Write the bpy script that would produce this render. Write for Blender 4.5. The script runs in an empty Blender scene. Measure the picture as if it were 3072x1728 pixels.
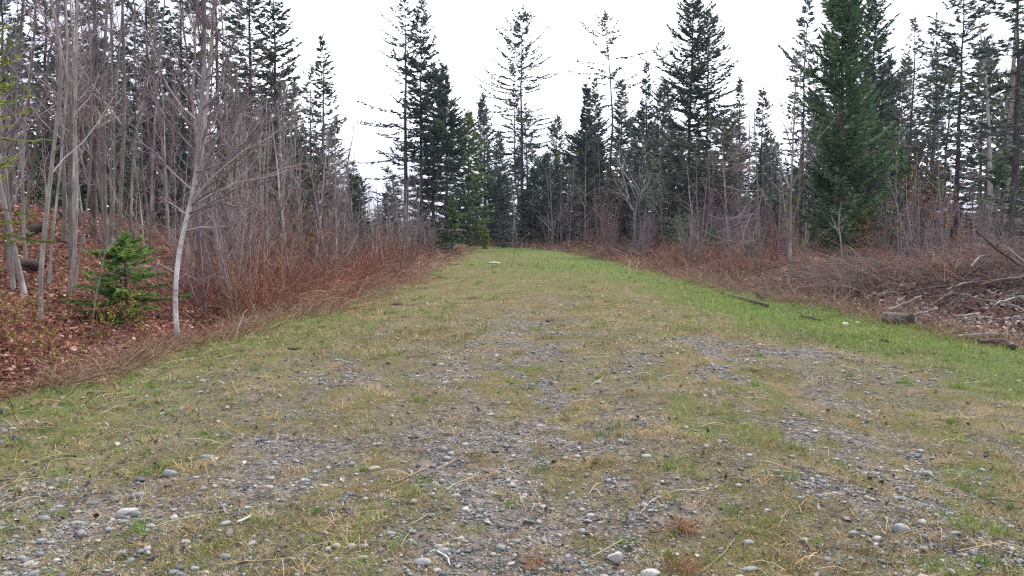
import bpy, math
import numpy as np
R = math.radians
rng = np.random.default_rng(11)
scene = bpy.context.scene
COL = scene.collection

# ------------------------------------------------------------------ camera
FPX, CX, CY, EYE = 788.0, 512.0, 288.0, 1.6
PITCH = math.atan(54.0 / FPX)
cam_d = bpy.data.cameras.new('camera')
cam_d.sensor_width = 36.0
cam_d.lens = 36.0 * FPX / 1024.0
cam_d.clip_end = 3000
cam = bpy.data.objects.new('camera', cam_d)
COL.objects.link(cam)
cam.location = (0, 0, EYE)
cam.rotation_euler = (math.pi / 2 - PITCH, 0, 0)
scene.camera = cam

def at(px, py, Y):
    dx, dy = (px - CX) / FPX, (CY - py) / FPX
    d = np.array([dx, math.cos(PITCH) + dy * math.sin(PITCH), -math.sin(PITCH) + dy * math.cos(PITCH)])
    return np.array([0, 0, EYE]) + d * (Y / d[1])

# ------------------------------------------------------------------ noise
def _hash(ix, iy, seed):
    n = (ix.astype(np.int64) * 374761393 + iy.astype(np.int64) * 668265263 + seed * 974634777) & 0x7fffffff
    n = ((n ^ (n >> 13)) * 1274126177) & 0x7fffffff
    n = (n ^ (n >> 16)) & 0xffffff
    return n / float(0xffffff)

def vnoise(x, y, seed=0):
    x = np.asarray(x, float); y = np.asarray(y, float)
    ix, iy = np.floor(x), np.floor(y)
    fx, fy = x - ix, y - iy
    fx = fx * fx * (3 - 2 * fx); fy = fy * fy * (3 - 2 * fy)
    a = _hash(ix, iy, seed); b = _hash(ix + 1, iy, seed)
    c = _hash(ix, iy + 1, seed); d = _hash(ix + 1, iy + 1, seed)
    return (a * (1 - fx) + b * fx) * (1 - fy) + (c * (1 - fx) + d * fx) * fy

def fbm(x, y, seed=0, o=4):
    s, a, t = 0, 1, 0
    for k in range(o):
        s = s + a * vnoise(np.asarray(x) * 2 ** k + 17.3 * k, np.asarray(y) * 2 ** k - 9.1 * k, seed + k)
        t += a; a *= 0.5
    return s / t

def sstep(a, b, x):
    t = np.clip((np.asarray(x, float) - a) / (b - a), 0, 1)
    return t * t * (3 - 2 * t)

# ------------------------------------------------------------------ terrain and its zones
def edge_l(y):
    return np.interp(y, [0, 8, 30, 69, 85, 100, 140], [-5.0, -4.9, -4.4, -4.2, -8.5, -20, -60]) + 1.0 * (fbm(np.asarray(y) * .5, 0 * np.asarray(y), 5, 4) - .5)

def edge_r(y):
    return np.interp(y, [0, 8, 12, 22, 45, 63, 90, 120, 160], [8.4, 8.0, 7.4, 6.3, 6.2, 3.5, -4.5, -14, -40]) + 1.3 * (fbm(np.asarray(y) * .5, 3 + 0 * np.asarray(y), 9, 4) - .5)

def height(x, y):
    x = np.asarray(x, float); y = np.asarray(y, float)
    el = np.interp(y, [0, 30, 69, 85, 100, 140], [-5.0, -4.4, -4.2, -8.5, -20, -60])
    u = el - x
    h = -0.16 * np.exp(-((u - 1.2) / 0.9) ** 2)
    bank = 2.5 * sstep(2.6, 11.5, u) + 0.04 * np.clip(u - 11, 0, 200)
    h = h + bank * (0.35 + 0.65 * sstep(48, 24, y))
    h = h + 0.035 * np.clip(x - 9.5, 0, 150)
    h = h + 0.6 * np.exp(-(((x - 11.2) / 2.6) ** 2 + ((y - 17.0) / 2.2) ** 2))
    h = h + 0.35 * np.exp(-(((x - 9.3) / 2.2) ** 2 + ((y - 24.0) / 4) ** 2))
    for (mx, my, mh, ms) in ((8.6, 20, .3, 1.0), (10.2, 22.8, .5, 1.3), (12.8, 21.2, .6, 1.5), (9.6, 27, .5, 1.5), (13, 27, .7, 1.9), (8.3, 31.5, .45, 1.5), (15.2, 18.3, .6, 1.4), (12.6, 15.9, .7, 1.2), (11, 33, .6, 2), (15.5, 24, .6, 1.6), (9, 39, .5, 2)):
        h = h + mh * np.exp(-(((x - mx) / ms) ** 2 + ((y - my) / (ms * .9)) ** 2))
    h = h + 0.02 * np.clip(y - 75, 0, 500)
    tr = sstep(-1.0, 1.0, u)
    h = h - 0.035 * (np.exp(-((x - 0.2) / .4) ** 2) + np.exp(-((x - 2.7) / .4) ** 2)) * sstep(45, 20, y)
    h = h + 0.10 * (fbm(x * .35, y * .35, 21, 3) - .5) + 0.085 * (fbm(x * 1.6, y * 1.6, 31, 3) - .5) + .10 * np.exp(-((x - 1.4) / 2.4) ** 2) * sstep(70, 40, y) + .30 * sstep(36, 62, y) * sstep(95, 75, y)
    h = h + (0.25 * tr + 0.2 * 2.2 * sstep(7.5, 9, x) * sstep(80, 50, y)) * (fbm(x * .8, y * .8, 41, 3) - .5)
    h = h + .24 * sstep(3.4, 1.2, x + 4.6) * tr * sstep(60, 20, y) * (np.abs(fbm(x * 1.9, y * 1.9, 45, 3) - .5) * 2 - .25)
    return h

def zones(x, y):
    """green grass, gravel, litter, brush-floor weights at a place"""
    l, r = edge_l(y), edge_r(y)
    inside = sstep(-.25, .35, x - l) * sstep(-.35, .35, r - x)
    f = fbm(x * .6, y * .26, 51, 4); f2 = fbm(x * 2.1, y * 1.0, 61, 3)
    strip = sstep(3.5, 1.7, r - x + 2.0 * (f2 - .5)) * 1.2 * (1 - .55 * sstep(.9, .1, r - x))
    left = sstep(3.0, .4, x - l) * .34
    far = sstep(17, 40, y) * (.30 + .55 * sstep(-3.5, 3, x) * sstep(22, 34, y) + .4 * sstep(48, 62, y))
    patch = sstep(.62, .76, f2) * .28
    green = np.maximum.reduce([strip, left, far, patch]) * np.clip(.15 + 1.55 * f, 0, 1) * (.55 + .9 * f2)
    near = sstep(22, 7, y)
    ruts = np.exp(-((x - .25 - .3 * (f - .5)) / .62) ** 2) + .95 * np.exp(-((x - 2.65 + .5 * (f - .5)) / .5) ** 2)
    arc = np.exp(-((x + 2.1) / .75) ** 2) * np.exp(-((y - 4.75 - .28 * (x + 2)) / .45) ** 2) * 1.3
    arc = arc + np.exp(-((x + 1.7) / .8) ** 2) * np.exp(-((y - 5.75) / .3) ** 2) * .8
    arc = arc + np.exp(-((x - 2.35) / .55) ** 2) * np.exp(-((y - 4.3) / .8) ** 2) * .8
    arc = arc + 1.2 * np.exp(-((x + 4.1) / .4) ** 2) * np.exp(-((y - 6.2) / .4) ** 2)
    arc = arc + np.exp(-((x - .35) / .7) ** 2) * np.exp(-((y - 4.2) / .6) ** 2) * .8
    g2 = .6 * fbm(x * 2.3, y * .8, 71, 4) + .4 * fbm(x * 5, y * 3.2, 72, 3)
    vl = sstep(.4, 3.4, x - l + np.clip(5.6 - y, 0, 3))
    gravel = (ruts * .5 * sstep(24, 10, y) + .34 * near * vl) * sstep(.44, .57, g2) * 1.25 + arc * (.35 + .65 * sstep(.38, .52, g2))
    for (gx, gy, gs) in ((1.05, 17.5, .35), (.5, 13.6, .4), (3.5, 10.3, .5), (1.2, 11.9, .3)):
        gravel = gravel + .9 * np.exp(-(((x - gx) / (gs * 1.5)) ** 2 + ((y - gy) / gs) ** 2))
    gravel = gravel + .5 * sstep(13, 5, y) * vl * sstep(.53, .65, fbm(x * 1.6 + 4, y * .7, 75, 4))
    gravel = np.clip(gravel, 0, 1) * inside * (1 - .8 * np.clip(strip * f * 1.6, 0, 1))
    green = np.clip(green, 0, 1) * inside * (1 - .75 * gravel)
    litter = (1 - inside)
    return green, gravel, litter, inside

def gz(x, y):
    return float(height(x, y))

def ground(px, py):
    """where the sight line through a picture point meets the ground"""
    lo = None
    for Y in np.concatenate([np.arange(3, 30, .05), np.arange(30, 160, .25)]):
        p = at(px, py, Y)
        if p[2] <= gz(p[0], p[1]):
            return np.array([p[0], p[1], gz(p[0], p[1])])
    p = at(px, py, 60)
    return np.array([p[0], p[1], gz(p[0], p[1])])

# ------------------------------------------------------------------ materials
def new_mat(name):
    m = bpy.data.materials.new(name); m.use_nodes = True
    nt = m.node_tree; nt.nodes.clear()
    out = nt.nodes.new('ShaderNodeOutputMaterial')
    bs = nt.nodes.new('ShaderNodeBsdfPrincipled')
    nt.links.new(bs.outputs[0], out.inputs[0])
    bs.inputs['Specular IOR Level'].default_value = .2
    bs.inputs['Roughness'].default_value = .85
    return m, nt, bs, out

def N(nt, typ, **kw):
    n = nt.nodes.new(typ)
    for k, v in kw.items():
        if k.startswith('_'):
            setattr(n, k[1:], v)
        else:
            n.inputs[k.replace('__', ' ')].default_value = v
    return n

def ramp(nt, fac, stops):
    n = nt.nodes.new('ShaderNodeValToRGB')
    e = n.color_ramp.elements
    while len(e) < len(stops): e.new(.5)
    for el, (p, c) in zip(e, stops):
        el.position = p; el.color = (*c, 1)
    nt.links.new(fac, n.inputs[0])
    return n.outputs[0]

def attr(nt, name):
    n = nt.nodes.new('ShaderNodeAttribute'); n.attribute_name = name
    return n.outputs['Fac']

def mixc(nt, fac, a, b, mode='MIX'):
    n = nt.nodes.new('ShaderNodeMix'); n.data_type = 'RGBA'; n.blend_type = mode
    for sock, v in ((n.inputs[0], fac), (n.inputs[6], a), (n.inputs[7], b)):
        if hasattr(v, 'is_linked'): nt.links.new(v, sock)
        elif isinstance(v, (int, float)): sock.default_value = v
        else: sock.default_value = (*v, 1)
    return n.outputs[2]

def mth(nt, op, a, b=None):
    n = nt.nodes.new('ShaderNodeMath'); n.operation = op
    for s, v in ((n.inputs[0], a), (n.inputs[1], b)):
        if v is None: continue
        if hasattr(v, 'is_linked'): nt.links.new(v, s)
        else: s.default_value = v
    return n.outputs[0]

def noise(nt, vec, scale, detail=4, rough=.6):
    n = N(nt, 'ShaderNodeTexNoise', Scale=scale, Detail=detail, Roughness=rough)
    if vec is not None: nt.links.new(vec, n.inputs['Vector'])
    return n.outputs['Fac']

def bump(nt, bs, h, strength, dist):
    b = N(nt, 'ShaderNodeBump', Strength=strength, Distance=dist)
    nt.links.new(h, b.inputs['Height']); nt.links.new(b.outputs[0], bs.inputs['Normal'])

def tint_mat(name, stops, rough=.8, spec=.15, transl=0.0):
    """colour picked per blade / leaf / twig from the tint stored on it"""
    m, nt, bs, out = new_mat(name)
    c = ramp(nt, attr(nt, 'tint'), stops)
    nt.links.new(c, bs.inputs['Base Color'])
    bs.inputs['Roughness'].default_value = rough
    bs.inputs['Specular IOR Level'].default_value = spec
    if transl:
        t = nt.nodes.new('ShaderNodeBsdfTranslucent'); nt.links.new(c, t.inputs[0])
        mx = N(nt, 'ShaderNodeMixShader', Fac=transl)
        nt.links.new(bs.outputs[0], mx.inputs[1]); nt.links.new(t.outputs[0], mx.inputs[2])
        nt.links.new(mx.outputs[0], out.inputs[0])
    return m

def bark_mat(name, c0, c1, c2, sc=9, zs=.25, bm=.5):
    m, nt, bs, out = new_mat(name)
    geo = nt.nodes.new('ShaderNodeNewGeometry')
    mp = N(nt, 'ShaderNodeMapping', _vector_type='POINT'); mp.inputs['Scale'].default_value = (1, 1, zs)
    nt.links.new(geo.outputs['Position'], mp.inputs[0])
    a = noise(nt, mp.outputs[0], sc, 5, .65); b = noise(nt, geo.outputs['Position'], 1.3, 3)
    oi = nt.nodes.new('ShaderNodeObjectInfo')
    c = ramp(nt, a, [(.3, c0), (.52, c1), (.72, c2)])
    c = mixc(nt, ramp(nt, b, [(.42, (0, 0, 0)), (.6, (.75, .75, .75))]), c, c0)
    c = mixc(nt, ramp(nt, noise(nt, mp.outputs[0], 3.2, 4), [(.56, (0, 0, 0)), (.66, (.8, .8, .8))]), c, c2)
    hs = N(nt, 'ShaderNodeHueSaturation'); nt.links.new(c, hs.inputs['Color'])
    nt.links.new(mth(nt, 'MULTIPLY_ADD', oi.outputs['Random'], .5), hs.inputs['Value'])
    hs.inputs['Value'].links[0].from_node.inputs[2].default_value = .75
    nt.links.new(hs.outputs[0], bs.inputs['Base Color'])
    bump(nt, bs, a, bm, .02)
    return m

MAT = {}
MAT['bark_grey'] = bark_mat('grey bark', (.105, .09, .08), (.20, .175, .152), (.32, .295, .255))
MAT['bark_pale'] = bark_mat('pale bark', (.16, .14, .125), (.30, .275, .242), (.47, .445, .395))
MAT['bark_brown'] = bark_mat('brown bark', (.06, .042, .035), (.11, .083, .07), (.18, .14, .12))
MAT['bark_dark'] = bark_mat('dark conifer bark', (.035, .028, .026), (.075, .06, .055), (.13, .11, .105))
MAT['twig_grey'] = tint_mat('grey twigs', [(0, (.085, .064, .065)), (.5, (.20, .158, .16)), (1, (.44, .385, .375))])
MAT['twig_purple'] = tint_mat('purple brown twigs', [(0, (.07, .033, .040)), (.5, (.17, .10, .112)), (1, (.38, .28, .28))])
MAT['twig_light'] = tint_mat('light birch twigs', [(0, (.16, .12, .12)), (.5, (.32, .27, .27)), (1, (.5, .45, .44))])
MAT['twig_pale'] = tint_mat('bleached twigs', [(0, (.25, .23, .22)), (.5, (.4, .38, .36)), (1, (.55, .53, .5))])
MAT['cane'] = tint_mat('red brown canes', [(0, (.05, .011, .009)), (.35, (.16, .044, .030)), (.65, (.30, .125, .08)), (1, (.60, .40, .28))])
MAT['cane_tan'] = tint_mat('tan dead stems', [(0, (.09, .05, .03)), (.45, (.2, .12, .075)), (.8, (.34, .23, .15)), (1, (.46, .36, .25))])
MAT['brush_grey'] = tint_mat('grey brown brush', [(0, (.06, .042, .038)), (.5, (.19, .14, .125)), (1, (.42, .34, .29))])
MAT['needle_dark'] = tint_mat('needle dark', [(0, (.03, .052, .042)), (.5, (.058, .094, .068)), (1, (.12, .15, .085))], .6, .25, .25)
MAT['needle_blue'] = tint_mat('needle blue', [(0, (.04, .066, .068)), (.5, (.072, .108, .10)), (1, (.13, .16, .13))], .6, .25, .22)
MAT['needle_green'] = tint_mat('needle green', [(0, (.03, .075, .022)), (.5, (.07, .15, .04)), (1, (.15, .235, .065))], .6, .25, .22)
MAT['needle_cedar'] = tint_mat('needle cedar', [(0, (.034, .085, .040)), (.5, (.072, .15, .064)), (1, (.16, .24, .085))], .6, .25, .25)
MAT['needle_olive'] = tint_mat('yellow green needles', [(0, (.08, .12, .018)), (.5, (.16, .21, .035)), (1, (.27, .31, .08))], .6, .25, .4)
MAT['needle_bright'] = tint_mat('bright green fir needles', [(0, (.045, .105, .022)), (.5, (.115, .22, .042)), (1, (.24, .35, .09))], .6, .25, .3)
MAT['needle_moss'] = tint_mat('olive green fir needles', [(0, (.06, .09, .028)), (.5, (.115, .17, .042)), (1, (.21, .26, .07))], .6, .25, .25)
MAT['needle_brown'] = tint_mat('needle brown', [(0, (.065, .064, .058)), (.5, (.10, .115, .086)), (1, (.19, .185, .135))], .6, .25, .25)
MAT['leaf_young'] = tint_mat('young yellow green leaves', [(0, (.14, .17, .02)), (.5, (.26, .30, .045)), (1, (.40, .42, .09))], .6, .2, .3)
MAT['bud_orange'] = tint_mat('orange dead leaves', [(0, (.2, .07, .02)), (.5, (.33, .14, .045)), (1, (.42, .24, .08))], .7, .2, .2)
MAT['litter'] = tint_mat('fallen leaves', [(0, (.05, .012, .01)), (.3, (.15, .038, .024)), (.65, (.27, .09, .052)), (.88, (.40, .21, .145)), (1, (.54, .39, .30))], .6, .3)
MAT['grass'] = tint_mat('green grass blades', [(0, (.05, .115, .014)), (.45, (.135, .235, .036)), (.8, (.245, .305, .075)), (1, (.42, .38, .18))], .6, .25, .3)
MAT['straw'] = tint_mat('dry grass blades', [(0, (.085, .05, .026)), (.3, (.21, .143, .066)), (.65, (.37, .275, .14)), (1, (.58, .47, .31))], .7, .2, .15)
MAT['rust'] = tint_mat('rust straw', [(0, (.12, .05, .022)), (.5, (.26, .12, .055)), (1, (.42, .25, .13))])
MAT['soil'] = bark_mat('dark earth', (.03, .022, .018), (.075, .055, .043), (.15, .115, .09), 22, 1.0, 1.0)
MAT['scrap'] = tint_mat('dead leaf scraps', [(0, (.03, .024, .024)), (.55, (.085, .066, .062)), (.8, (.2, .16, .15)), (1, (.42, .37, .35))], .7, .3)
MAT['moss'] = tint_mat('short olive grass', [(0, (.07, .085, .02)), (.5, (.145, .145, .04)), (1, (.25, .22, .085))], .7, .2, .2)

def stone_mat():
    m, nt, bs, out = new_mat('pebble stone')
    geo = nt.nodes.new('ShaderNodeNewGeometry')
    c = ramp(nt, attr(nt, 'tint'), [(0, (.04, .045, .06)), (.22, (.10, .11, .125)), (.5, (.185, .195, .205)), (.68, (.26, .265, .255)),
                                    (.8, (.34, .32, .27)), (.88, (.42, .35, .25)), (.94, (.47, .46, .43)), (1, (.66, .64, .60))])
    n = noise(nt, geo.outputs['Position'], 55, 5, .7)
    c = mixc(nt, mth(nt, 'MULTIPLY', n, .55), c, (.12, .11, .105), 'MULTIPLY')
    c2 = mixc(nt, mth(nt, 'MULTIPLY', n, .62), ramp(nt, attr(nt, 'tint'), [(0, (.045, .05, .06)), (.22, (.10, .112, .125)), (.5, (.225, .245, .258)), (.68, (.36, .37, .365)),
                                    (.8, (.36, .34, .28)), (.88, (.42, .35, .26)), (.94, (.44, .43, .40)), (1, (.54, .52, .48))]), (.10, .09, .08))
    nt.links.new(c2, bs.inputs['Base Color'])
    bs.inputs['Roughness'].default_value = .6; bs.inputs['Specular IOR Level'].default_value = .35
    bump(nt, bs, n, .35, .01)
    return m
MAT['stone'] = stone_mat()

def birch_mat():
    m, nt, bs, out = new_mat('white birch bark')
    geo = nt.nodes.new('ShaderNodeNewGeometry')
    mp = N(nt, 'ShaderNodeMapping'); mp.inputs['Scale'].default_value = (3, 3, 26)
    nt.links.new(geo.outputs['Position'], mp.inputs[0])
    a = noise(nt, mp.outputs[0], 1.0, 4, .6)
    b = noise(nt, geo.outputs['Position'], 2.2, 4, .65)
    sep = nt.nodes.new('ShaderNodeSeparateXYZ'); nt.links.new(geo.outputs['Position'], sep.inputs[0])
    white = ramp(nt, b, [(.3, (.42, .40, .40)), (.6, (.66, .64, .63)), (.8, (.74, .73, .71))])
    grey = ramp(nt, b, [(.3, (.16, .14, .13)), (.6, (.27, .25, .23)), (.8, (.36, .34, .31))])
    hz = N(nt, 'ShaderNodeMapRange'); nt.links.new(sep.outputs['Z'], hz.inputs['Value'])
    hz.inputs['From Min'].default_value = 1.5; hz.inputs['From Max'].default_value = 2.7
    c = mixc(nt, hz.outputs[0], white, grey)
    lo = N(nt, 'ShaderNodeMapRange'); nt.links.new(sep.outputs['Z'], lo.inputs['Value'])
    lo.inputs['From Min'].default_value = .3; lo.inputs['From Max'].default_value = -.02
    c = mixc(nt, lo.outputs[0], c, (.05, .035, .03))
    c = mixc(nt, mth(nt, 'GREATER_THAN', a, .625), c, (.07, .058, .055))
    c = mixc(nt, ramp(nt, noise(nt, geo.outputs['Position'], 7, 5, .7), [(.5, (0, 0, 0)), (.68, (.75, .75, .75))]), c, (.2, .175, .16))
    nt.links.new(c, bs.inputs['Base Color'])
    bs.inputs['Roughness'].default_value = .65
    bump(nt, bs, a, .3, .01)
    return m
MAT['birch'] = birch_mat()

def ground_mat():
    m, nt, bs, out = new_mat('track and forest floor')
    geo = nt.nodes.new('ShaderNodeNewGeometry'); P = geo.outputs['Position']
    n1 = noise(nt, P, 1.7, 6, .65); n2 = noise(nt, P, 14, 5, .7); n3 = noise(nt, P, 70, 4, .7)
    soil = ramp(nt, n2, [(.3, (.05, .038, .032)), (.5, (.15, .12, .098)), (.7, (.29, .245, .205))])
    thatch = ramp(nt, n3, [(.25, (.085, .062, .03)), (.5, (.185, .145, .07)), (.75, (.30, .24, .125))])
    moss = ramp(nt, n3, [(.25, (.045, .05, .016)), (.5, (.11, .105, .035)), (.75, (.19, .165, .07))])
    grn = ramp(nt, n3, [(.25, (.045, .07, .018)), (.5, (.10, .14, .036)), (.75, (.17, .2, .07))])
    v = N(nt, 'ShaderNodeTexVoronoi', Scale=48.0); nt.links.new(P, v.inputs['Vector'])
    sp = nt.nodes.new('ShaderNodeSeparateColor'); nt.links.new(v.outputs['Color'], sp.inputs[0])
    grav = ramp(nt, sp.outputs[0], [(.0, (.035, .033, .032)), (.4, (.10, .096, .088)), (.75, (.19, .182, .165)), (1, (.36, .33, .28))])
    gap = ramp(nt, v.outputs['Distance'], [(.25, (1, 1, 1)), (.75, (.35, .32, .3))])
    grav = mixc(nt, 1.0, grav, gap, 'MULTIPLY')
    v2 = N(nt, 'ShaderNodeTexVoronoi', Scale=15.0); nt.links.new(P, v2.inputs['Vector'])
    sp2 = nt.nodes.new('ShaderNodeSeparateColor'); nt.links.new(v2.outputs['Color'], sp2.inputs[0])
    lit = ramp(nt, sp2.outputs[0], [(0, (.035, .014, .012)), (.45, (.11, .04, .027)), (.8, (.2, .09, .055)), (1, (.32, .2, .14))])
    lit = mixc(nt, ramp(nt, n2, [(.4, (0, 0, 0)), (.6, (1, 1, 1))]), lit, (.05, .022, .018))
    base = mixc(nt, ramp(nt, n1, [(.38, (0, 0, 0)), (.58, (1, 1, 1))]), thatch, moss)
    base = mixc(nt, ramp(nt, n2, [(.36, (1, 1, 1)), (.50, (0, 0, 0))]), base, soil)
    base = mixc(nt, attr(nt, 'green'), base, grn)
    base = mixc(nt, attr(nt, 'gravel'), base, mixc(nt, ramp(nt, n2, [(.42, (0, 0, 0)), (.58, (1, 1, 1))]), grav, soil))
    deep = ramp(nt, n2, [(.35, (.022, .014, .012)), (.6, (.06, .036, .03)), (.75, (.11, .07, .055))])
    base = mixc(nt, attr(nt, 'litter'), base, mixc(nt, attr(nt, 'leafy'), deep, lit))
    nt.links.new(base, bs.inputs['Base Color'])
    bs.inputs['Roughness'].default_value = .95; bs.inputs['Specular IOR Level'].default_value = .1
    hgt = mth(nt, 'ADD', n3, mth(nt, 'MULTIPLY', n2, 1.5))
    bump(nt, bs, hgt, .7, .03)
    return m
MAT['ground'] = ground_mat()

# ------------------------------------------------------------------ mesh assembly
class MB:
    """collects vertices, quads and triangles with a tint, becomes one mesh"""
    def __init__(s): s.V = []; s.F = {3: [], 4: []}; s.M = {3: [], 4: []}; s.T = []; s.n = 0
    def add(s, V, F, tint=.5, mat=0):
        V = np.asarray(V, float).reshape(-1, 3); F = np.asarray(F, int)
        s.V.append(V)
        s.T.append(np.broadcast_to(np.asarray(tint, float), (len(V),)) if np.ndim(tint) == 0 else np.asarray(tint, float).ravel())
        k = F.shape[1]
        s.F[k].append(F + s.n); s.M[k].append(np.full(len(F), mat)); s.n += len(V)
        return s
    def addf(s, F, mat=0):
        """more faces on the vertices just added"""
        F = np.asarray(F, int); k = F.shape[1]
        s.F[k].append(F + s.n - len(s.V[-1])); s.M[k].append(np.full(len(F), mat))
    def mesh(s, name, mats, smooth=True):
        V = np.concatenate(s.V); T = np.concatenate(s.T)
        f4 = np.concatenate(s.F[4]) if s.F[4] else np.zeros((0, 4), int)
        f3 = np.concatenate(s.F[3]) if s.F[3] else np.zeros((0, 3), int)
        mi = np.concatenate([np.concatenate(s.M[4]) if s.M[4] else np.zeros(0), np.concatenate(s.M[3]) if s.M[3] else np.zeros(0)]).astype(np.int32)
        me = bpy.data.meshes.new(name)
        me.vertices.add(len(V)); me.vertices.foreach_set('co', V.ravel().astype(np.float32))
        li = np.concatenate([f4.ravel(), f3.ravel()]).astype(np.int32)
        me.loops.add(len(li)); me.loops.foreach_set('vertex_index', li)
        st = np.concatenate([np.arange(len(f4)) * 4, len(f4) * 4 + np.arange(len(f3)) * 3]).astype(np.int32)
        me.polygons.add(len(st)); me.polygons.foreach_set('loop_start', st)
        for m in mats: me.materials.append(MAT[m] if isinstance(m, str) else m)
        me.polygons.foreach_set('material_index', mi)
        me.polygons.foreach_set('use_smooth', np.full(len(st), smooth))
        a = me.attributes.new('tint', 'FLOAT', 'POINT'); a.data.foreach_set('value', T.astype(np.float32))
        me.update(calc_edges=True)
        return me

def unit(v): return v / np.maximum(np.linalg.norm(v, axis=-1, keepdims=True), 1e-9)

def tubes(mb, P, Rr, sides=3, tint=None, mat=0, cap=False):
    """P (B,M,3) centre lines with radii Rr (B,M) as tubes"""
    P = np.asarray(P, float); Rr = np.asarray(Rr, float)
    if P.ndim == 2: P = P[None]; Rr = Rr[None]
    B, M, _ = P.shape
    if B == 0: return
    T = np.gradient(P, axis=1); T = unit(T)
    ref = np.where(np.abs(T[:, :1, 2:3]) > .8, np.array([1., 0, 0]), np.array([0, 0, 1.]))
    ref = np.broadcast_to(ref, T.shape)
    U = unit(np.cross(T, ref)); W = np.cross(T, U)
    a = np.arange(sides) * 2 * np.pi / sides
    ring = U[:, :, None] * np.cos(a)[None, None, :, None] + W[:, :, None] * np.sin(a)[None, None, :, None]
    V = P[:, :, None] + ring * Rr[:, :, None, None]
    b = np.arange(B)[:, None, None] * M * sides; i = np.arange(M - 1)[None, :, None] * sides; k = np.arange(sides)[None, None]
    k2 = (k + 1) % sides
    F = np.stack([b + i + k, b + i + k2, b + i + sides + k2, b + i + sides + k], -1).reshape(-1, 4)
    t = np.full(B, .5) if tint is None else np.asarray(tint, float) * np.ones(B)
    mb.add(V.reshape(-1, 3), F, np.repeat(t, M * sides), mat)
    if cap:
        for bi in range(B):
            for j in (0, M - 1):
                c = bi * M * sides + j * sides
                idx = [c + q for q in range(sides)]
                for q in range(1, sides - 1): mb.addf([[idx[0], idx[q], idx[q + 1]]], mat)

def spawn(P, Rr, n, tr, ang, ln, up, M=5, wob=.12, rfac=.55, rmin=.002, g=rng, azbias=None):
    """n side shoots on every path of P; returns their paths and radii"""
    B, K, _ = P.shape
    t = g.uniform(tr[0], tr[1], (B, n)); f = t * (K - 1); i = np.minimum(f.astype(int), K - 2); w = (f - i)[..., None]
    b = np.arange(B)[:, None]
    p = P[b, i] * (1 - w) + P[b, i + 1] * w
    T = unit(P[b, i + 1] - P[b, i])
    r = Rr[b, i] * (1 - w[..., 0]) + Rr[b, i + 1] * w[..., 0]
    q = g.normal(size=(B, n, 3))
    if azbias is not None: q = q + np.asarray(azbias)
    q = unit(q - (q * T).sum(-1, keepdims=True) * T)
    a = np.radians(g.uniform(ang[0], ang[1], (B, n)))[..., None]
    d = unit(T * np.cos(a) + q * np.sin(a))
    L = ln(t) * g.uniform(.55, 1.15, (B, n))
    pts = [p]; cur = p
    for k in range(M - 1):
        cur = cur + d * (L / (M - 1))[..., None]
        pts.append(cur)
        d = unit(d + np.array([0, 0, up]) + g.normal(size=d.shape) * wob)
    Q = np.stack(pts, 2).reshape(B * n, M, 3)
    r0 = np.clip(r * rfac, rmin, None).reshape(-1)
    rr = r0[:, None] * np.linspace(1, .3, M)[None]
    return Q, np.maximum(rr, rmin * .6), t.reshape(-1)

def smooth_path(pts, n):
    pts = np.asarray(pts, float); d = np.r_[0, np.cumsum(np.linalg.norm(np.diff(pts, axis=0), axis=1))]
    s = np.linspace(0, d[-1], n)
    out = np.stack([np.interp(s, d, pts[:, k]) for k in range(3)], 1)
    for _ in range(max(1, n // 10)):
        out[1:-1] = .25 * out[:-2] + .5 * out[1:-1] + .25 * out[2:]
    return out

# ------------------------------------------------------------------ things
def tag(o, label=None, cat=None, group=None, kind=None):
    if label: o['label'] = label
    if cat: o['category'] = cat
    if group: o['group'] = group
    if kind: o['kind'] = kind
    return o

def thing(name, parts, loc, label, cat, group=None, rz=0.0, sc=1.0, tilt=(0, 0)):
    """an Empty at the base that parents one mesh object per part"""
    e = bpy.data.objects.new(name, None); COL.objects.link(e)
    e.empty_display_size = .2
    e.location = loc; e.rotation_euler = (tilt[0], tilt[1], rz); e.scale = (sc, sc, sc)
    tag(e, label, cat, group)
    for pn, me in parts:
        o = bpy.data.objects.new(pn, me); COL.objects.link(o); o.parent = e
    return e

def solo(name, me, loc, label=None, cat=None, group=None, kind=None, rz=0.0, sc=(1, 1, 1), rot=None):
    o = bpy.data.objects.new(name, me); COL.objects.link(o)
    o.location = loc; o.rotation_euler = rot if rot is not None else (0, 0, rz); o.scale = sc
    return tag(o, label, cat, group, kind)

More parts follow.
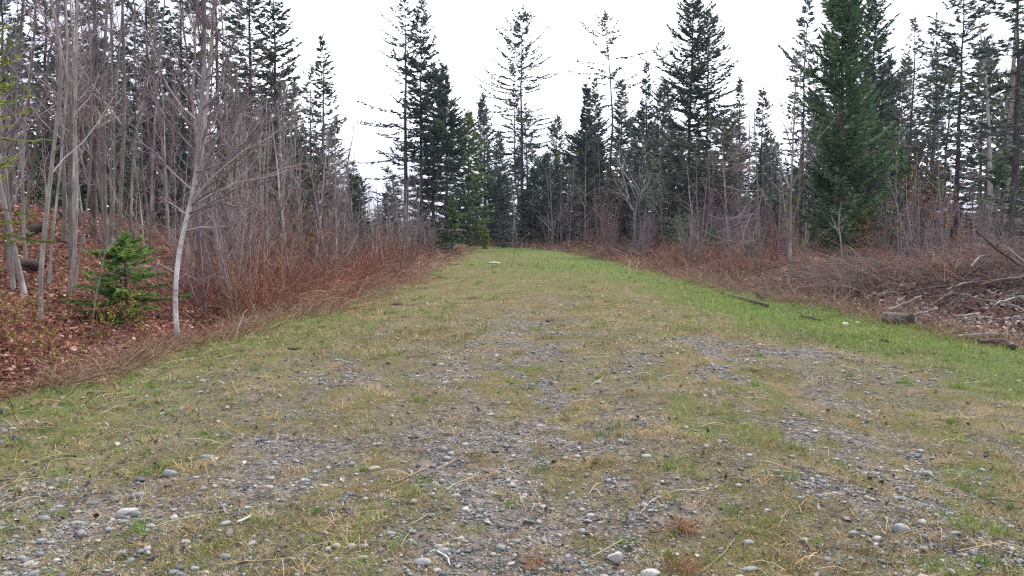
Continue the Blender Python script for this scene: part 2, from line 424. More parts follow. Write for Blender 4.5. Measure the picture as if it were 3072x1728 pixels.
# ------------------------------------------------------------------ trees
def bare_tree(path, r0, rt, n1=14, t1=(.25, .98), L1=1.6, ang=(30, 60), n2=6, n3=4, up=.08, bark='bark_grey', twig='twig_grey',
              g=rng, L2=.5, L3=.45, sides=8, azbias=None, tmin=.0022, extra=None, wob=.12, base_flare=1.35, rmax=1.0, ang2=(22, 55)):
    """path (N,3) from the base at the origin"""
    n = len(path)
    s = np.linspace(0, 1, n)
    rad = r0 + (rt - r0) * s ** .9
    rad[0] *= base_flare
    mt = MB(); tubes(mt, path, rad, sides, .5, 0)
    mc = MB()
    A, ra, t = spawn(path[None], rad[None], n1, t1, ang, lambda q: L1 * (1.1 - .75 * np.clip((q - t1[0]) / (t1[1] - t1[0]), 0, 1)), up, 6, wob, .5, tmin * 1.6, g, azbias)
    ra = np.minimum(ra, min(r0 * .45, rmax))
    if extra is not None:
        A = np.concatenate([A, extra[0]]); ra = np.concatenate([ra, extra[1]])
    l1 = np.linalg.norm(A[:, -1] - A[:, 0], axis=1)
    tubes(mc, A, ra, 4, g.uniform(.25, .85, len(A)))
    if n2:
        ml = np.repeat(l1, n2).reshape(-1, n2)
        Bp, rb, _ = spawn(A, ra, n2, (.2, .97), ang2, lambda q: ml * L2 * (1.1 - .6 * q), up * .8, 5, wob, .6, tmin, g)
        tubes(mc, Bp, rb, 3, g.uniform(.1, .95, len(Bp)))
        if n3:
            l2 = np.linalg.norm(Bp[:, -1] - Bp[:, 0], axis=1); ml3 = np.repeat(l2, n3).reshape(-1, n3)
            Cp, rc, _ = spawn(Bp, rb, n3, (.15, .97), (20, 55), lambda q: ml3 * L3 * (1.1 - .5 * q), up * .6, 4, wob, .7, tmin * .8, g)
            tubes(mc, Cp, rc, 3, g.uniform(0, 1, len(Cp)))
    return [('trunk', mt.mesh('trunk', [bark])), ('crown', mc.mesh('crown', [twig], True))]

def wander(H, lean=(0, 0), amp=.1, n=14, g=rng):
    z = np.linspace(0, H, n); s = z / H
    x = lean[0] * s + amp * np.cumsum(g.normal(size=n)) * .35 * s; y = lean[1] * s + amp * np.cumsum(g.normal(size=n)) * .35 * s
    return np.stack([x, y, z], 1)

def conifer(H, r0, cb, Lmax, sp=.42, nb=6, e0=-12, e1=40, dens=11, sl=.42, sw=.10, gap=.12, p=.85, tuft=0.0, dead=0, needle='needle_dark',
            lean=(0, 0), g=rng, sway=.15, spike=.0, bark='bark_dark', lb=(.72, 1.12), stems=(), azb=0.0, curl=.22, path=None):
    """trunk, whorls of boughs, and sprays of needles along every bough"""
    mt, mc = MB(), MB()
    pth = wander(H, lean, sway, 16, g) if path is None else path
    s = np.linspace(0, 1, len(pth)); rad = r0 * (1 - s * .96); rad[0] *= 1.25
    tubes(mt, pth, rad, 8, .5)
    for (dx, f, x0) in stems:                       # a second leader beside the first
        q = pth.copy(); k = int(len(q) * f); q = q[: max(k, 4)]
        ss = np.linspace(0, 1, len(q)); q[:, 0] += dx * sstep(x0, min(x0 + .25, 1), ss)
        tubes(mt, q, r0 * .7 * (1 - ss * .95), 6, .5)
    zs = []
    z = cb * H
    while z < H * .985:
        zs.append(z); z += sp * g.uniform(.75, 1.25) * (1 - .45 * (z / H))
    zs = np.repeat(zs, nb) + g.normal(size=len(zs) * nb) * (.10 + .22 * sp)
    zs = np.clip(zs, cb * H * .9, H * .99)
    t = np.clip((zs - cb * H) / (H - cb * H), 0, 1)
    az = g.uniform(0, 2 * np.pi, len(zs))
    p = p * .72; dens = dens * 1.45; gap = gap * .8; sl = sl * 1.08; sw = sw * 1.2
    ph0 = g.uniform(0, 50)
    prof = (1 - t) ** p * (.6 + .4 * sstep(0, .15, t)) * (.35 + .65 * sstep(1.02, .82, t)) + .02
    if spike: prof = prof * (1 - spike * sstep(.55, .8, t) * (1 - sstep(.93, 1, t)))
    L = Lmax * prof * g.uniform(lb[0], lb[1], len(zs)) * (1 + azb * np.cos(az - 2.8))
    L = L * (.62 + .72 * vnoise(zs * .75 + ph0, az * 1.1 + ph0 * 3, 7))
    # clumpy gaps: whole sides of the crown thin out at some heights
    ph = g.uniform(0, 6.28, 3)
    clump = .5 + .5 * np.sin(zs * 1.9 + 1.4 * np.sin(az + ph[0]) + ph[1]) * np.cos(az * 2 + ph[2] + zs * .6)
    keep = (g.uniform(size=len(zs)) > gap) & (g.uniform(size=len(zs)) > gap * 1.6 * clump)
    zs, t, az, L = zs[keep], t[keep], az[keep], L[keep]
    el = np.radians(e0 + (e1 - e0) * t ** 1.2 + g.normal(size=len(zs)) * 7)
    rd = np.stack([np.cos(az), np.sin(az), 0 * az], 1); sd = np.stack([-np.sin(az), np.cos(az), 0 * az], 1)
    cx = np.stack([np.interp(zs, pth[:, 2], pth[:, k]) for k in (0, 1)] + [zs], 1)
    if stems:
        for (dx, f, x0) in stems:
            m = (g.uniform(size=len(zs)) < .45) & (zs < f * H) & (zs > (x0 + .05) * H)
            cx[m, 0] += dx; L[m] *= .9
    bt = g.uniform(.2, .8, len(zs))
    def bough(i, u):
        h = L[i] * u
        return cx[i] + rd[i] * (h * np.cos(el[i]))[:, None] + np.array([0, 0, 1.]) * (h * np.sin(el[i]) + curl * L[i] * (u ** 2.2) - .10 * L[i] * u)[:, None]
    u = np.linspace(0, 1, 5); ii = np.arange(len(zs))
    P = np.stack([bough(ii, np.full(len(ii), k)) for k in u], 1)
    rr = np.clip(r0 * .16 * (L / Lmax + .2), .006, .05)[:, None] * np.linspace(1, .25, 5)[None]
    tubes(mc, P, rr, 3, .4, 1)
    n = np.maximum((dens * L * g.uniform(.7, 1.2, len(L))).astype(int), 4)
    i = np.repeat(ii, n)
    us = g.uniform(.10 + tuft, 1, len(i)) ** .85
    B = bough(i, us); T = unit(bough(i, np.minimum(us + .05, 1.05)) - bough(i, us - .02))
    sg = np.where(g.uniform(size=len(i)) < .5, 1, -1)[:, None]
    a = np.radians(g.uniform(12, 72, len(i)))[:, None]
    D = unit(T * np.cos(a) + sd[i] * sg * np.sin(a) + np.array([0, 0, 1]) * g.uniform(-.42, .22, (len(i), 1)))
    l = (sl * (1.15 - .6 * us) * g.uniform(.6, 1.25, len(i)))[:, None]
    W = unit(np.cross(D, g.normal(size=D.shape))) * (sw * g.uniform(.6, 1.3, (len(i), 1)))
    V = np.stack([B - D * l * .08, B + D * l * .45 + W * .5, B + D * l, B + D * l * .45 - W * .5], 1)
    F = np.arange(len(i))[:, None] * 4 + np.arange(4)[None]
    tn = np.clip(bt[i] + g.normal(size=len(i)) * .16, 0, 1)
    mc.add(V.reshape(-1, 3), F, np.repeat(tn, 4), 0)
    # leader tip
    k = 26
    zt = g.uniform(H * .94, H * 1.012, k); Bt = np.stack([np.full(k, pth[-1, 0]), np.full(k, pth[-1, 1]), zt], 1)
    D = unit(np.stack([g.normal(size=k), g.normal(size=k), g.uniform(.6, 1.8, k)], 1)); W = unit(np.cross(D, g.normal(size=D.shape))) * sw * .4
    V = np.stack([Bt, Bt + D * sl * .35 + W, Bt + D * sl * .75, Bt + D * sl * .35 - W], 1)
    mc.add(V.reshape(-1, 3), np.arange(k)[:, None] * 4 + np.arange(4)[None], .5, 0)
    if dead:                                        # bare dead boughs below the living crown
        zd = g.uniform(.08 * H, cb * H + .1 * H, dead); ad = g.uniform(0, 6.28, dead); Ld = Lmax * g.uniform(.25, .7, dead)
        r_ = np.stack([np.cos(ad), np.sin(ad), 0 * ad], 1)
        u = np.linspace(0, 1, 5)[None, :, None]
        c_ = np.stack([np.interp(zd, pth[:, 2], pth[:, 0]), np.interp(zd, pth[:, 2], pth[:, 1]), zd], 1)
        P = c_[:, None] + r_[:, None] * Ld[:, None, None] * u + np.array([0, 0, 1.]) * (-.25 * Ld[:, None, None] * u + .15 * Ld[:, None, None] * u ** 2)
        rr = np.full((dead, 1), .014) * np.linspace(1, .4, 5)[None]
        tubes(mc, P, rr, 3, g.uniform(.2, .9, dead), 2)
        ml = np.repeat(Ld, 5).reshape(-1, 5)
        Q, rq, _ = spawn(P, rr, 5, (.2, 1), (25, 60), lambda q: ml * .4, -.03, 4, .1, .7, .005, g)
        tubes(mc, Q, rq, 3, g.uniform(.1, .9, len(Q)), 2)
    return [('trunk', mt.mesh('trunk', [bark])), ('crown', mc.mesh('crown', [needle, bark, 'twig_grey'], True))]

# ------------------------------------------------------------------ ground sheet
def axis(segs):
    out = [segs[0][0]]
    for a, b, st, gr in segs:
        v = a
        while v < b - 1e-6:
            v = min(v + st, b); st *= gr; out.append(v)
    return np.array(sorted(set(out)))
ys = axis([(-60, -4, 4, 1), (-4, 3, .5, 1), (3, 14, .07, 1), (14, 42, .13, 1.003), (42, 130, .5, 1.01), (130, 900, 4, 1.2)])
xp = axis([(0, 10.5, .085, 1), (10.5, 40, .2, 1.05), (40, 900, 4, 1.25)])
xs = np.concatenate([-xp[:0:-1], xp])
GX, GY = np.meshgrid(xs, ys)
GZ = height(GX, GY)
rough = (fbm(GX * 6, GY * 6, 81, 3) - .5) * .035
GZ = GZ + rough * sstep(60, 15, GY)
me = bpy.data.meshes.new('ground')
nv = GX.size
me.vertices.add(nv); me.vertices.foreach_set('co', np.stack([GX, GY, GZ], -1).astype(np.float32).ravel())
ny, nx = GX.shape
k = (np.arange(ny - 1)[:, None] * nx + np.arange(nx - 1)[None]).ravel()
f = np.stack([k, k + 1, k + nx + 1, k + nx], -1).astype(np.int32)
me.loops.add(f.size); me.loops.foreach_set('vertex_index', f.ravel())
me.polygons.add(len(f)); me.polygons.foreach_set('loop_start', (np.arange(len(f)) * 4).astype(np.int32))
me.polygons.foreach_set('use_smooth', np.full(len(f), True))
zg, zv, zl, zi = zones(GX, GY)
for nm, arr in (('green', zg), ('gravel', zv), ('litter', zl), ('leafy', np.maximum(sstep(34, 22, GY) * sstep(0, -4, GX), .75 * sstep(45, 30, GY) * sstep(0, 4, GX) * (1 - np.exp(-(((GX - 11.5) / 2.4) ** 2 + ((GY - 16.4) / 2.2) ** 2)))))):
    a = me.attributes.new(nm, 'FLOAT', 'POINT'); a.data.foreach_set('value', arr.astype(np.float32).ravel())
me.update(calc_edges=True); me.materials.append(MAT['ground'])
solo('ground', me, (0, 0, 0), kind='structure')

def hgt(x, y):
    return height(x, y) + (fbm(x * 6, y * 6, 81, 3) - .5) * .035 * sstep(60, 15, y)

def scatter(n, y0, y1, power=1.6, margin=2.0, xr=None):
    """random places in the strip of ground in view, thinner with distance"""
    u = rng.uniform(size=n)
    a = 1 - power
    y = (y0 ** a + u * (y1 ** a - y0 ** a)) ** (1 / a)
    if xr is None:
        w = y * .66 + margin
        x = rng.uniform(-1, 1, n) * w
    else:
        x = rng.uniform(xr[0], xr[1], n)
    return x, y

def blades(mb, x, y, ln, wd, lean, tint, curl=.5, lift=0.0):
    n = len(x)
    z = hgt(x, y) + lift
    az = rng.uniform(0, 2 * np.pi, n)
    d = np.stack([np.cos(az), np.sin(az), 0 * az], 1); s = np.stack([-np.sin(az), np.cos(az), 0 * az], 1) * (wd * .5)[:, None]
    b = np.stack([x, y, z - .004], 1)
    c1 = np.cos(lean)[:, None]; s1 = np.sin(lean)[:, None]
    up = np.array([0, 0, 1.])
    mid = b + (d * s1 + up * c1) * (ln * .55)[:, None]
    l2 = np.clip(lean + curl * rng.uniform(.3, 1.2, n), 0, 1.62)
    tip = mid + (d * np.sin(l2)[:, None] + up * np.cos(l2)[:, None]) * (ln * .45)[:, None]
    V = np.stack([b - s, b + s, mid + s * .8, mid - s * .8, tip], 1).reshape(-1, 3)
    k = np.arange(n)[:, None] * 5
    mb.add(V, k + np.array([[0, 1, 2, 3]]), np.repeat(tint, 5), 0)
    mb.addf(k + np.array([[3, 2, 4]]), 0)

def cl(a): return np.clip(a, 0, 1)

def band(y, y0, y1):
    return (sstep(y0, y0 + .45 * y0, y) if y0 > 4 else 1.0) * sstep(y1, y1 - .38 * y1, y)
# green grass
mb = MB()
for (n, y0, y1, l0, l1, w) in ((300000, 3.0, 16, .03, .085, .0034), (260000, 9, 46, .045, .12, .0075), (90000, 28, 110, .07, .16, .018)):
    x, y = scatter(n, y0, y1)
    g, v, l, i = zones(x, y)
    k = rng.uniform(size=n) < cl(g * 1.5 + .02 * i) * band(y, y0, y1)
    x, y, g = x[k], y[k], g[k]; m = len(x)
    big = .7 + .8 * fbm(x * 2.3, y * 2.3, 91, 3)
    blades(mb, x, y, rng.uniform(l0, l1, m) * big, w * rng.uniform(.6, 1.3, m), rng.uniform(.1, 1.0, m), cl(.55 * fbm(x * 1.1, y * 1.1, 95, 3) + rng.uniform(.0, .6, m) + .15 * sstep(30, 60, y)))  # tint rises with distance: sunlight on the far field put into the blade colour
solo('green_grass', mb.mesh('green grass', ['grass'], False), (0, 0, 0), 'short green spring grass growing along both sides of the track', 'grass', kind='stuff')

# dry matted grass
mb = MB()
for (n, y0, y1, l0, l1, w) in ((430000, 2.8, 16, .016, .055, .0032), (230000, 9, 46, .035, .11, .0066), (50000, 28, 110, .08, .2, .016)):
    x, y = scatter(n, y0, y1)
    g, v, l, i = zones(x, y)
    cover = sstep(.34, .6, .5 * fbm(x * 2.6, y * 1.1, 101, 4) + .5 * fbm(x * 6, y * 4.5, 104, 3))
    k = rng.uniform(size=n) < cl((.85 * cover + .10) * (1 - .88 * v) * (1 - .42 * g) * i + .45 * sstep(.9, .1, np.abs(x - edge_l(y))) * sstep(.2, .9, fbm(x, y * 1.3, 103))) * band(y, y0, y1)
    x, y = x[k], y[k]; m = len(x)
    blades(mb, x, y, rng.uniform(l0, l1, m), w * rng.uniform(.5, 1.3, m), rng.uniform(.75, 1.5, m), cl(.75 * fbm(x * .9, y * .9, 105, 4) + rng.uniform(-.25, .55, m)), .35)
solo('dry_grass', mb.mesh('dry grass', ['straw'], False), (0, 0, 0), 'matted tan dry grass covering the track between the gravel patches', 'grass', kind='stuff')

# short olive regrowth in the matted grass
mb = MB()
for (n, y0, y1, l0, l1, w) in ((330000, 2.8, 16, .015, .05, .0034), (120000, 9, 40, .04, .09, .0075)):
    x, y = scatter(n, y0, y1)
    g, v, l, i = zones(x, y)
    cov = sstep(.45, .62, .6 * fbm(x * 1.6 + 7, y * .6, 111, 4) + .4 * fbm(x * 5, y * 4, 113, 3))
    k = rng.uniform(size=n) < cl(cov * (1 - .95 * v) * i) * band(y, y0, y1)
    x, y = x[k], y[k]; m = len(x)
    blades(mb, x, y, rng.uniform(l0, l1, m), w * rng.uniform(.6, 1.3, m), rng.uniform(.2, 1.3, m), cl(.5 * fbm(x * 2, y * 2, 115, 3) + rng.uniform(0, .6, m)), .4)
solo('olive_grass', mb.mesh('olive grass', ['moss'], False), (0, 0, 0), 'short olive moss and grass regrowing in patches on the track', 'grass', kind='stuff')

# green tufts and laid over straw tufts
def tufts(name, label, mat, nt_, per, y0, y1, wt, ln, lean, w0, spread):
    mb = MB()
    cx, cy = scatter(nt_, y0, y1, 1.5); g, v, l, i = zones(cx, cy)
    k = rng.uniform(size=nt_) < cl(wt(cx, cy, g, v) * i); cx, cy = cx[k], cy[k]; n = len(cx)
    sc = rng.uniform(.6, 1.4, n) * (.8 + cy / 30)
    x = np.repeat(cx, per) + rng.normal(size=n * per) * np.repeat(spread * sc, per); y = np.repeat(cy, per) + rng.normal(size=n * per) * np.repeat(spread * sc, per) * .8
    m = n * per
    blades(mb, x, y, rng.uniform(ln[0], ln[1], m) * np.repeat(sc, per), w0 * rng.uniform(.6, 1.3, m) * (.7 + y / 9), rng.uniform(lean[0], lean[1], m), cl(np.repeat(rng.uniform(.1, .7, n), per) + rng.uniform(-.2, .3, m)), .5)
    solo(name, mb.mesh(name, [mat], False), (0, 0, 0), label, 'grass', kind='stuff')
tufts('grass_tufts', 'brighter green grass tufts dotted over the track and verges', 'grass', 2600, 46, 3, 40, lambda x, y, g, v: .13 + .5 * g + .32 * sstep(3.2, .5, x - edge_l(y)) - .1 * v, (.03, .085), (.1, .95), .0032, .035)
tufts('straw_tufts', 'pale tan tufts of laid over grass on the track and its verges', 'straw', 3600, 40, 3, 40, lambda x, y, g, v: .30 + .7 * sstep(3.4, .6, x - edge_l(y)) * sstep(6, 12, y) + .2 * sstep(2.5, .3, edge_r(y) - x), (.05, .13), (.7, 1.5), .003, .05)
# dark scraps of leaf and earth
mb = MB()
x, y = scatter(16000, 3, 40); g, v, l, i = zones(x, y)
k = rng.uniform(size=len(x)) < cl((.16 + .75 * sstep(4.2, .8, x - edge_l(y)) * sstep(.40, .62, fbm(x * 1.7, y * 1.7, 141, 3))) * i); x, y = x[k], y[k]; n = len(x)
az = rng.uniform(0, 6.28, n); tl = rng.normal(size=n) * .45
d = np.stack([np.cos(az) * np.cos(tl), np.sin(az) * np.cos(tl), np.sin(tl)], 1); s_ = unit(np.cross(d, np.stack([rng.normal(size=n) * .4, rng.normal(size=n) * .4, np.ones(n)], 1))); u_ = np.cross(s_, d)
L = (rng.uniform(.015, .05, n) * (1 + y / 30))[:, None]; p = np.stack([x, y, hgt(x, y) + .012], 1); c = L * rng.uniform(0, .3, (n, 1))
V = np.stack([p - d * L * .5, p + s_ * L * .3 + u_ * c, p + d * L * .5 + u_ * c * .6, p - s_ * L * .33 + u_ * c], 1)
mb.add(V.reshape(-1, 3), np.arange(n)[:, None] * 4 + np.arange(4)[None], np.repeat(rng.uniform(0, 1, n), 4))
solo('leaf_scraps', mb.mesh('leaf scraps', ['scrap'], False), (0, 0, 0), 'dark grey brown scraps of dead leaf strewn over the left verge and track', 'leaves', kind='stuff')

# loose straws lying about
mb = MB()
x, y = scatter(4200, 2.9, 30); g, v, l, i = zones(x, y)
k = rng.uniform(size=len(x)) < .12 + .88 * sstep(2.4, .2, x - edge_l(y)); x, y = x[k], y[k]; n = len(x)
az = rng.normal(.35, .9, n); L = rng.uniform(.06, .32, n) * (1 + y / 25)
t = np.linspace(-.5, .5, 4)
px = x[:, None] + np.cos(az)[:, None] * L[:, None] * t; py = y[:, None] + np.sin(az)[:, None] * L[:, None] * t
P = np.stack([px, py, hgt(px, py) + .012 + .03 * rng.uniform(size=(n, 1)) * (1 - 4 * t * t)[None] + rng.uniform(0, .02, (n, 1))], -1)
tubes(mb, P, np.full((n, 4), .0016) * (1 + y / 9)[:, None], 3, rng.uniform(0, 1, n))
solo('loose_straw', mb.mesh('loose straw', ['straw']), (0, 0, 0), 'thin loose straws scattered over the track and its left verge', 'straw', kind='stuff')

# ------------------------------------------------------------------ stones
def ico(sub):
    import bmesh
    bm = bmesh.new(); bmesh.ops.create_icosphere(bm, subdivisions=sub, radius=1)
    V = np.array([v.co[:] for v in bm.verts]); F = np.array([[v.index for v in f.verts] for f in bm.faces]); bm.free()
    return V, F

def stone_shape(sub, seed, lump=.22, boxy=.25):
    g = np.random.default_rng(seed)
    V, F = ico(sub)
    d = V.copy()
    q = np.sign(d) * np.abs(d) ** (1 - boxy * g.uniform(.3, 1)); q = unit(q) * (1 + .12 * (np.abs(q).max(1, keepdims=True) - .8))
    V = q
    for k in range(5):
        ax = unit(g.normal(size=3)); V = V * (1 + lump * .35 * g.uniform(-1, 1) * (V @ ax)[:, None])
    for k in range(3):                              # worn flats
        ax = unit(g.normal(size=3)); c = g.uniform(.6, .85); dd = V @ ax
        V = V - ax * np.clip(dd - c, 0, None)[:, None] * .75
    return V, F

def scatter_stones(mb, x, y, size, sub, nshape, flat=(.3, .65), sink=.27, tint=None, seed=0):
    n = len(x); kind = rng.integers(0, nshape, n)
    for s in range(nshape):
        ii = np.where(kind == s)[0]
        if not len(ii): continue
        V, F = stone_shape(sub, seed + s)
        m = len(ii)
        a = rng.uniform(0, 6.28, m); ca, sa = np.cos(a), np.sin(a)
        sx = size[ii] * rng.uniform(.8, 1.25, m); sy = size[ii] * rng.uniform(.55, 1.0, m); sz = size[ii] * rng.uniform(flat[0], flat[1], m)
        L = V[None] * np.stack([sx, sy, sz], 1)[:, None]
        tl = rng.normal(size=m) * .22; ct, st = np.cos(tl)[:, None], np.sin(tl)[:, None]
        Y = L[..., 1] * ct - L[..., 2] * st; Z = L[..., 1] * st + L[..., 2] * ct
        X = L[..., 0] * ca[:, None] - Y * sa[:, None]; Y2 = L[..., 0] * sa[:, None] + Y * ca[:, None]
        W = np.stack([X + x[ii][:, None], Y2 + y[ii][:, None], Z + (hgt(x[ii], y[ii]) + sz * (1 - 2 * sink))[:, None]], -1)
        Fk = F[None] + (np.arange(m) * len(V))[:, None, None]
        mb.add(W.reshape(-1, 3), Fk.reshape(-1, 3), np.repeat(tint[ii], len(V)))

mb = MB()
def stones_in(n, y0, y1, s0, s1, sub, nsh, base, wt, pw=1.6):
    x, y = scatter(n, y0, y1, pw)
    g, v, l, i = zones(x, y)
    cl_ = sstep(.35, .65, fbm(x * 3, y * 3, 121, 3))
    k = rng.uniform(size=n) < cl(wt * v * (.35 + .9 * cl_) + base * i * (1 - .7 * g) * sstep(32, 10, y))
    x, y = x[k], y[k]; m = len(x)
    sz = s0 * (s1 / s0) ** (rng.uniform(size=m) ** 1.9)
    scatter_stones(mb, x, y, sz, sub, nsh, tint=cl(rng.beta(1.7, 1.9, m) * 1.08 - .02))
stones_in(17000, 2.9, 9, .009, .028, 2, 6, .035, .55)
stones_in(60000, 2.9, 10, .006, .0125, 2, 5, .05, .8)
stones_in(190000, 2.9, 12, .003, .0072, 1, 5, .14, .95)
stones_in(34000, 8, 30, .009, .028, 1, 5, .08, .85)
stones_in(6000, 8, 30, .02, .042, 2, 4, .02, .5)
solo('gravel', mb.mesh('gravel', ['stone']), (0, 0, 0), 'rounded grey gravel lying in the wheel ruts and bare patches of the track', 'gravel', kind='stuff')

# stones one can tell apart: picture place, width and height in picture px, tint, form, label
SB = [(0, 0), (341.3, 0), (682.7, 0)]
def big_stone(z, sec, w, h, tint, label, rough_=False, rz=None, seed=0, name='cobble'):
    px, py = SB[sec][0] + z[0] / 7.547, 384 + z[1] / 7.547
    g0 = ground(px, py + .35 * h / 7.547)
    dist = math.hypot(g0[1], EYE)
    W = w / 7.547 * dist / FPX * .5
    Hh = h / 7.547 * dist / FPX * .5
    dep = EYE / dist                                # how steeply one looks down on it
    sz = max(Hh * .95, W * .28); sy = W * .72
    if Hh < W * .42: sy, sz = W * .5, max(Hh * .9, W * .22)
    V, F = stone_shape(3, 500 + seed, .35 if rough_ else .2, .25)
    if rough_:
        gg = np.random.default_rng(seed)
        for k in range(9):
            ax = unit(gg.normal(size=3)); c = gg.uniform(.45, .75); V = V - ax * np.clip(V @ ax - c, 0, None)[:, None] * .9
    V = V + (vnoise(V[:, 0] * 4 + seed, V[:, 1] * 4 + V[:, 2] * 3, seed)[:, None] - .5) * .06
    m = MB(); m.add(V * np.array([W, sy, sz]), F, tint)
    solo(name, m.mesh(name, ['stone'], not rough_), (g0[0], g0[1], gz(g0[0], g0[1]) + sz * .56), label, 'stone', 'stones on the track',
         rot=(0, 0, rng.uniform(-.35, .35) if rz is None else rz))
BS = [
 ((1283, 680), 0, 104, 72, .60, 'round pale grey cobble alone in the grass above the long gravel patch'),
 ((1038, 850), 0, 112, 66, .42, 'slate grey slab of stone at the upper end of the gravel patch', .8),
 ((960, 965), 0, 156, 62, .95, 'long whitish oblong stone lying aslant in the gravel patch', .8),
 ((330, 1027), 0, 98, 52, .50, 'flat greenish grey stone at the left end of the gravel patch'),
 ((1030, 995), 0, 74, 42, .46, 'small blue grey stone just below the long whitish stone', .4),
 ((612, 1040), 0, 74, 54, .08, 'dark navy pebble standing behind the taller straw stalk'),
 ((112, 410), 0, 84, 58, .06, 'dark navy cobble near the left edge of the picture'),
 ((1140, 1076), 0, 66, 38, .93, 'pale cream pebble in the grass below the gravel patch'),
 ((1700, 1325), 0, 84, 56, .48, 'blue grey oval stone by itself in the short grass'),
 ((1464, 1396), 0, 62, 38, .66, 'small grey stone at the bottom, left of the middle'),
 ((1270, 1376), 0, 50, 28, .90, 'pale cream pebble lowest in the grass on the left'),
 ((1410, 1196), 0, 74, 32, .86, 'flat beige pebble in the reddish dry grass'),
 ((915, 1290), 0, 56, 26, .84, 'small yellowish pebble in the grass at bottom left'),
 ((700, 918), 0, 92, 38, .24, 'narrow dark slate stone leaning in the gravel patch', .5),
 ((2030, 778), 0, 72, 32, .85, 'flat tan pebble right of the long gravel patch'),
 ((2450, 770), 0, 56, 32, .97, 'small white pebble right of the flat tan pebble'),
 ((1550, 558), 0, 92, 38, .52, 'flat grey stone at the far end of the gravel band'),
 ((1060, 728), 0, 84, 42, .10, 'dark flat stone just left of the round pale cobble'),
 ((450, 935), 0, 60, 26, .70, 'small pale grey pebble topmost in the left part of the gravel patch'),
 ((10, 440), 0, 44, 26, .72, 'grey pebble cut by the left edge of the picture'),
 ((775, 490), 1, 62, 50, .55, 'blue grey egg shaped stone in the middle of the track'),
 ((830, 526), 1, 52, 36, .91, 'cream pebble touching the blue grey egg shaped stone'),
 ((250, 640), 1, 92, 50, .84, 'broad beige stone left of the crossed straws'),
 ((82, 612), 1, 50, 34, .58, 'small grey pebble left of the broad beige stone'),
 ((2300, 550), 1, 78, 42, .93, 'cream stone right of centre in the middle distance'),
 ((1690, 560), 1, 46, 30, .89, 'small cream pebble near the middle of the track'),
 ((370, 1150), 1, 78, 38, .54, 'bluish flat stone below the lone straw'),
 ((82, 1225), 1, 72, 50, .83, 'tan rounded stone in the lower gravel'),
 ((170, 1240), 1, 68, 44, .78, 'pale stone beside the tan rounded stone'),
 ((165, 1318), 1, 88, 36, .80, 'flat whitish stone under the tan rounded stone'),
 ((612, 1366), 1, 128, 68, .62, 'large pale grey stone with a flat top near the bottom edge'),
 ((780, 1267), 1, 88, 52, .56, 'grey green oval stone above the white stick'),
 ((730, 1258), 1, 66, 50, .76, 'mottled white stone behind the grey green oval stone'),
 ((900, 1195), 1, 62, 36, .87, 'tan pebble above the grey green oval stone'),
 ((1285, 776), 1, 78, 36, .60, 'flat pale green grey stone in the centre'),
 ((1160, 831), 1, 52, 32, .72, 'small light grey pebble in the centre foreground'),
 ((965, 688), 1, 52, 28, .68, 'light grey pebble right of the crossed straws'),
 ((1285, 1085), 1, 44, 36, .16, 'mossy dark pebble in the dense gravel'),
 ((1500, 1140), 2, 0, 0, 0, ''),
 ((1632, 1115), 2, 116, 84, .58, 'large smooth grey cobble in the right hand gravel'),
 ((1704, 1125), 2, 48, 44, .70, 'pale pebble tucked against the large smooth cobble'),
 ((1058, 226), 2, 54, 30, .62, 'small grey stone standing alone on the right rut'),
 ((1374, 280), 2, 62, 44, .12, 'dark angular stone in the grass right of centre', None, True),
 ((512, 1412), 2, 134, 48, .47, 'wide flat grey stone at the bottom right'),
 ((495, 1220), 2, 84, 42, .57, 'grey oblong stone above the wide flat stone'),
 ((1820, 1250), 2, 74, 46, .40, 'blue grey stone below the large smooth cobble'),
 ((2060, 1136), 2, 80, 34, .48, 'greenish grey flat stone right of the large smooth cobble'),
 ((998, 356), 2, 52, 24, .98, 'small white pebble on the right rut'),
 ((660, 713), 2, 60, 22, .86, 'left one of two yellowish pebbles side by side'),
 ((745, 716), 2, 56, 24, .88, 'right one of two yellowish pebbles side by side'),
 ((880, 868), 2, 62, 36, .50, 'grey pebble below the two yellowish pebbles'),
 ((640, 968), 2, 58, 26, .69, 'pale flat pebble on the edge of the right hand gravel'),
 ((1285, 1125), 2, 66, 38, .55, 'grey pebble left of the large smooth cobble'),
 ((2480, 1355), 2, 54, 32, .30, 'dark grey pebble near the bottom right corner'),
 ((1975, 1040), 2, 56, 44, .63, 'pale pebble up and right of the large smooth cobble'),
]
for q, b in enumerate(BS):
    if b[2] == 0: continue
    big_stone(b[0], b[1], b[2], b[3], b[4], b[5], b[7] if len(b) > 7 else False, b[6] if len(b) > 6 else None, q)
big_stone((1720, 1345), 1, 124, 104, .64, 'big three cornered grey rock half buried at the bottom', True, .4, 301, 'rock')
big_stone((2062, 1312), 1, 134, 92, .99, 'jagged white chunk of rock at the bottom right of centre', True, .2, 302, 'rock')
big_stone((2338, 1440), 1, 144, 76, .97, 'smooth whitish boulder cut by the bottom edge', False, .1, 303, 'rock')
big_stone((-8, 205), 0, 60, 90, .05, 'dark rounded boulder just cut off by the left edge', False, 0, 304, 'rock')
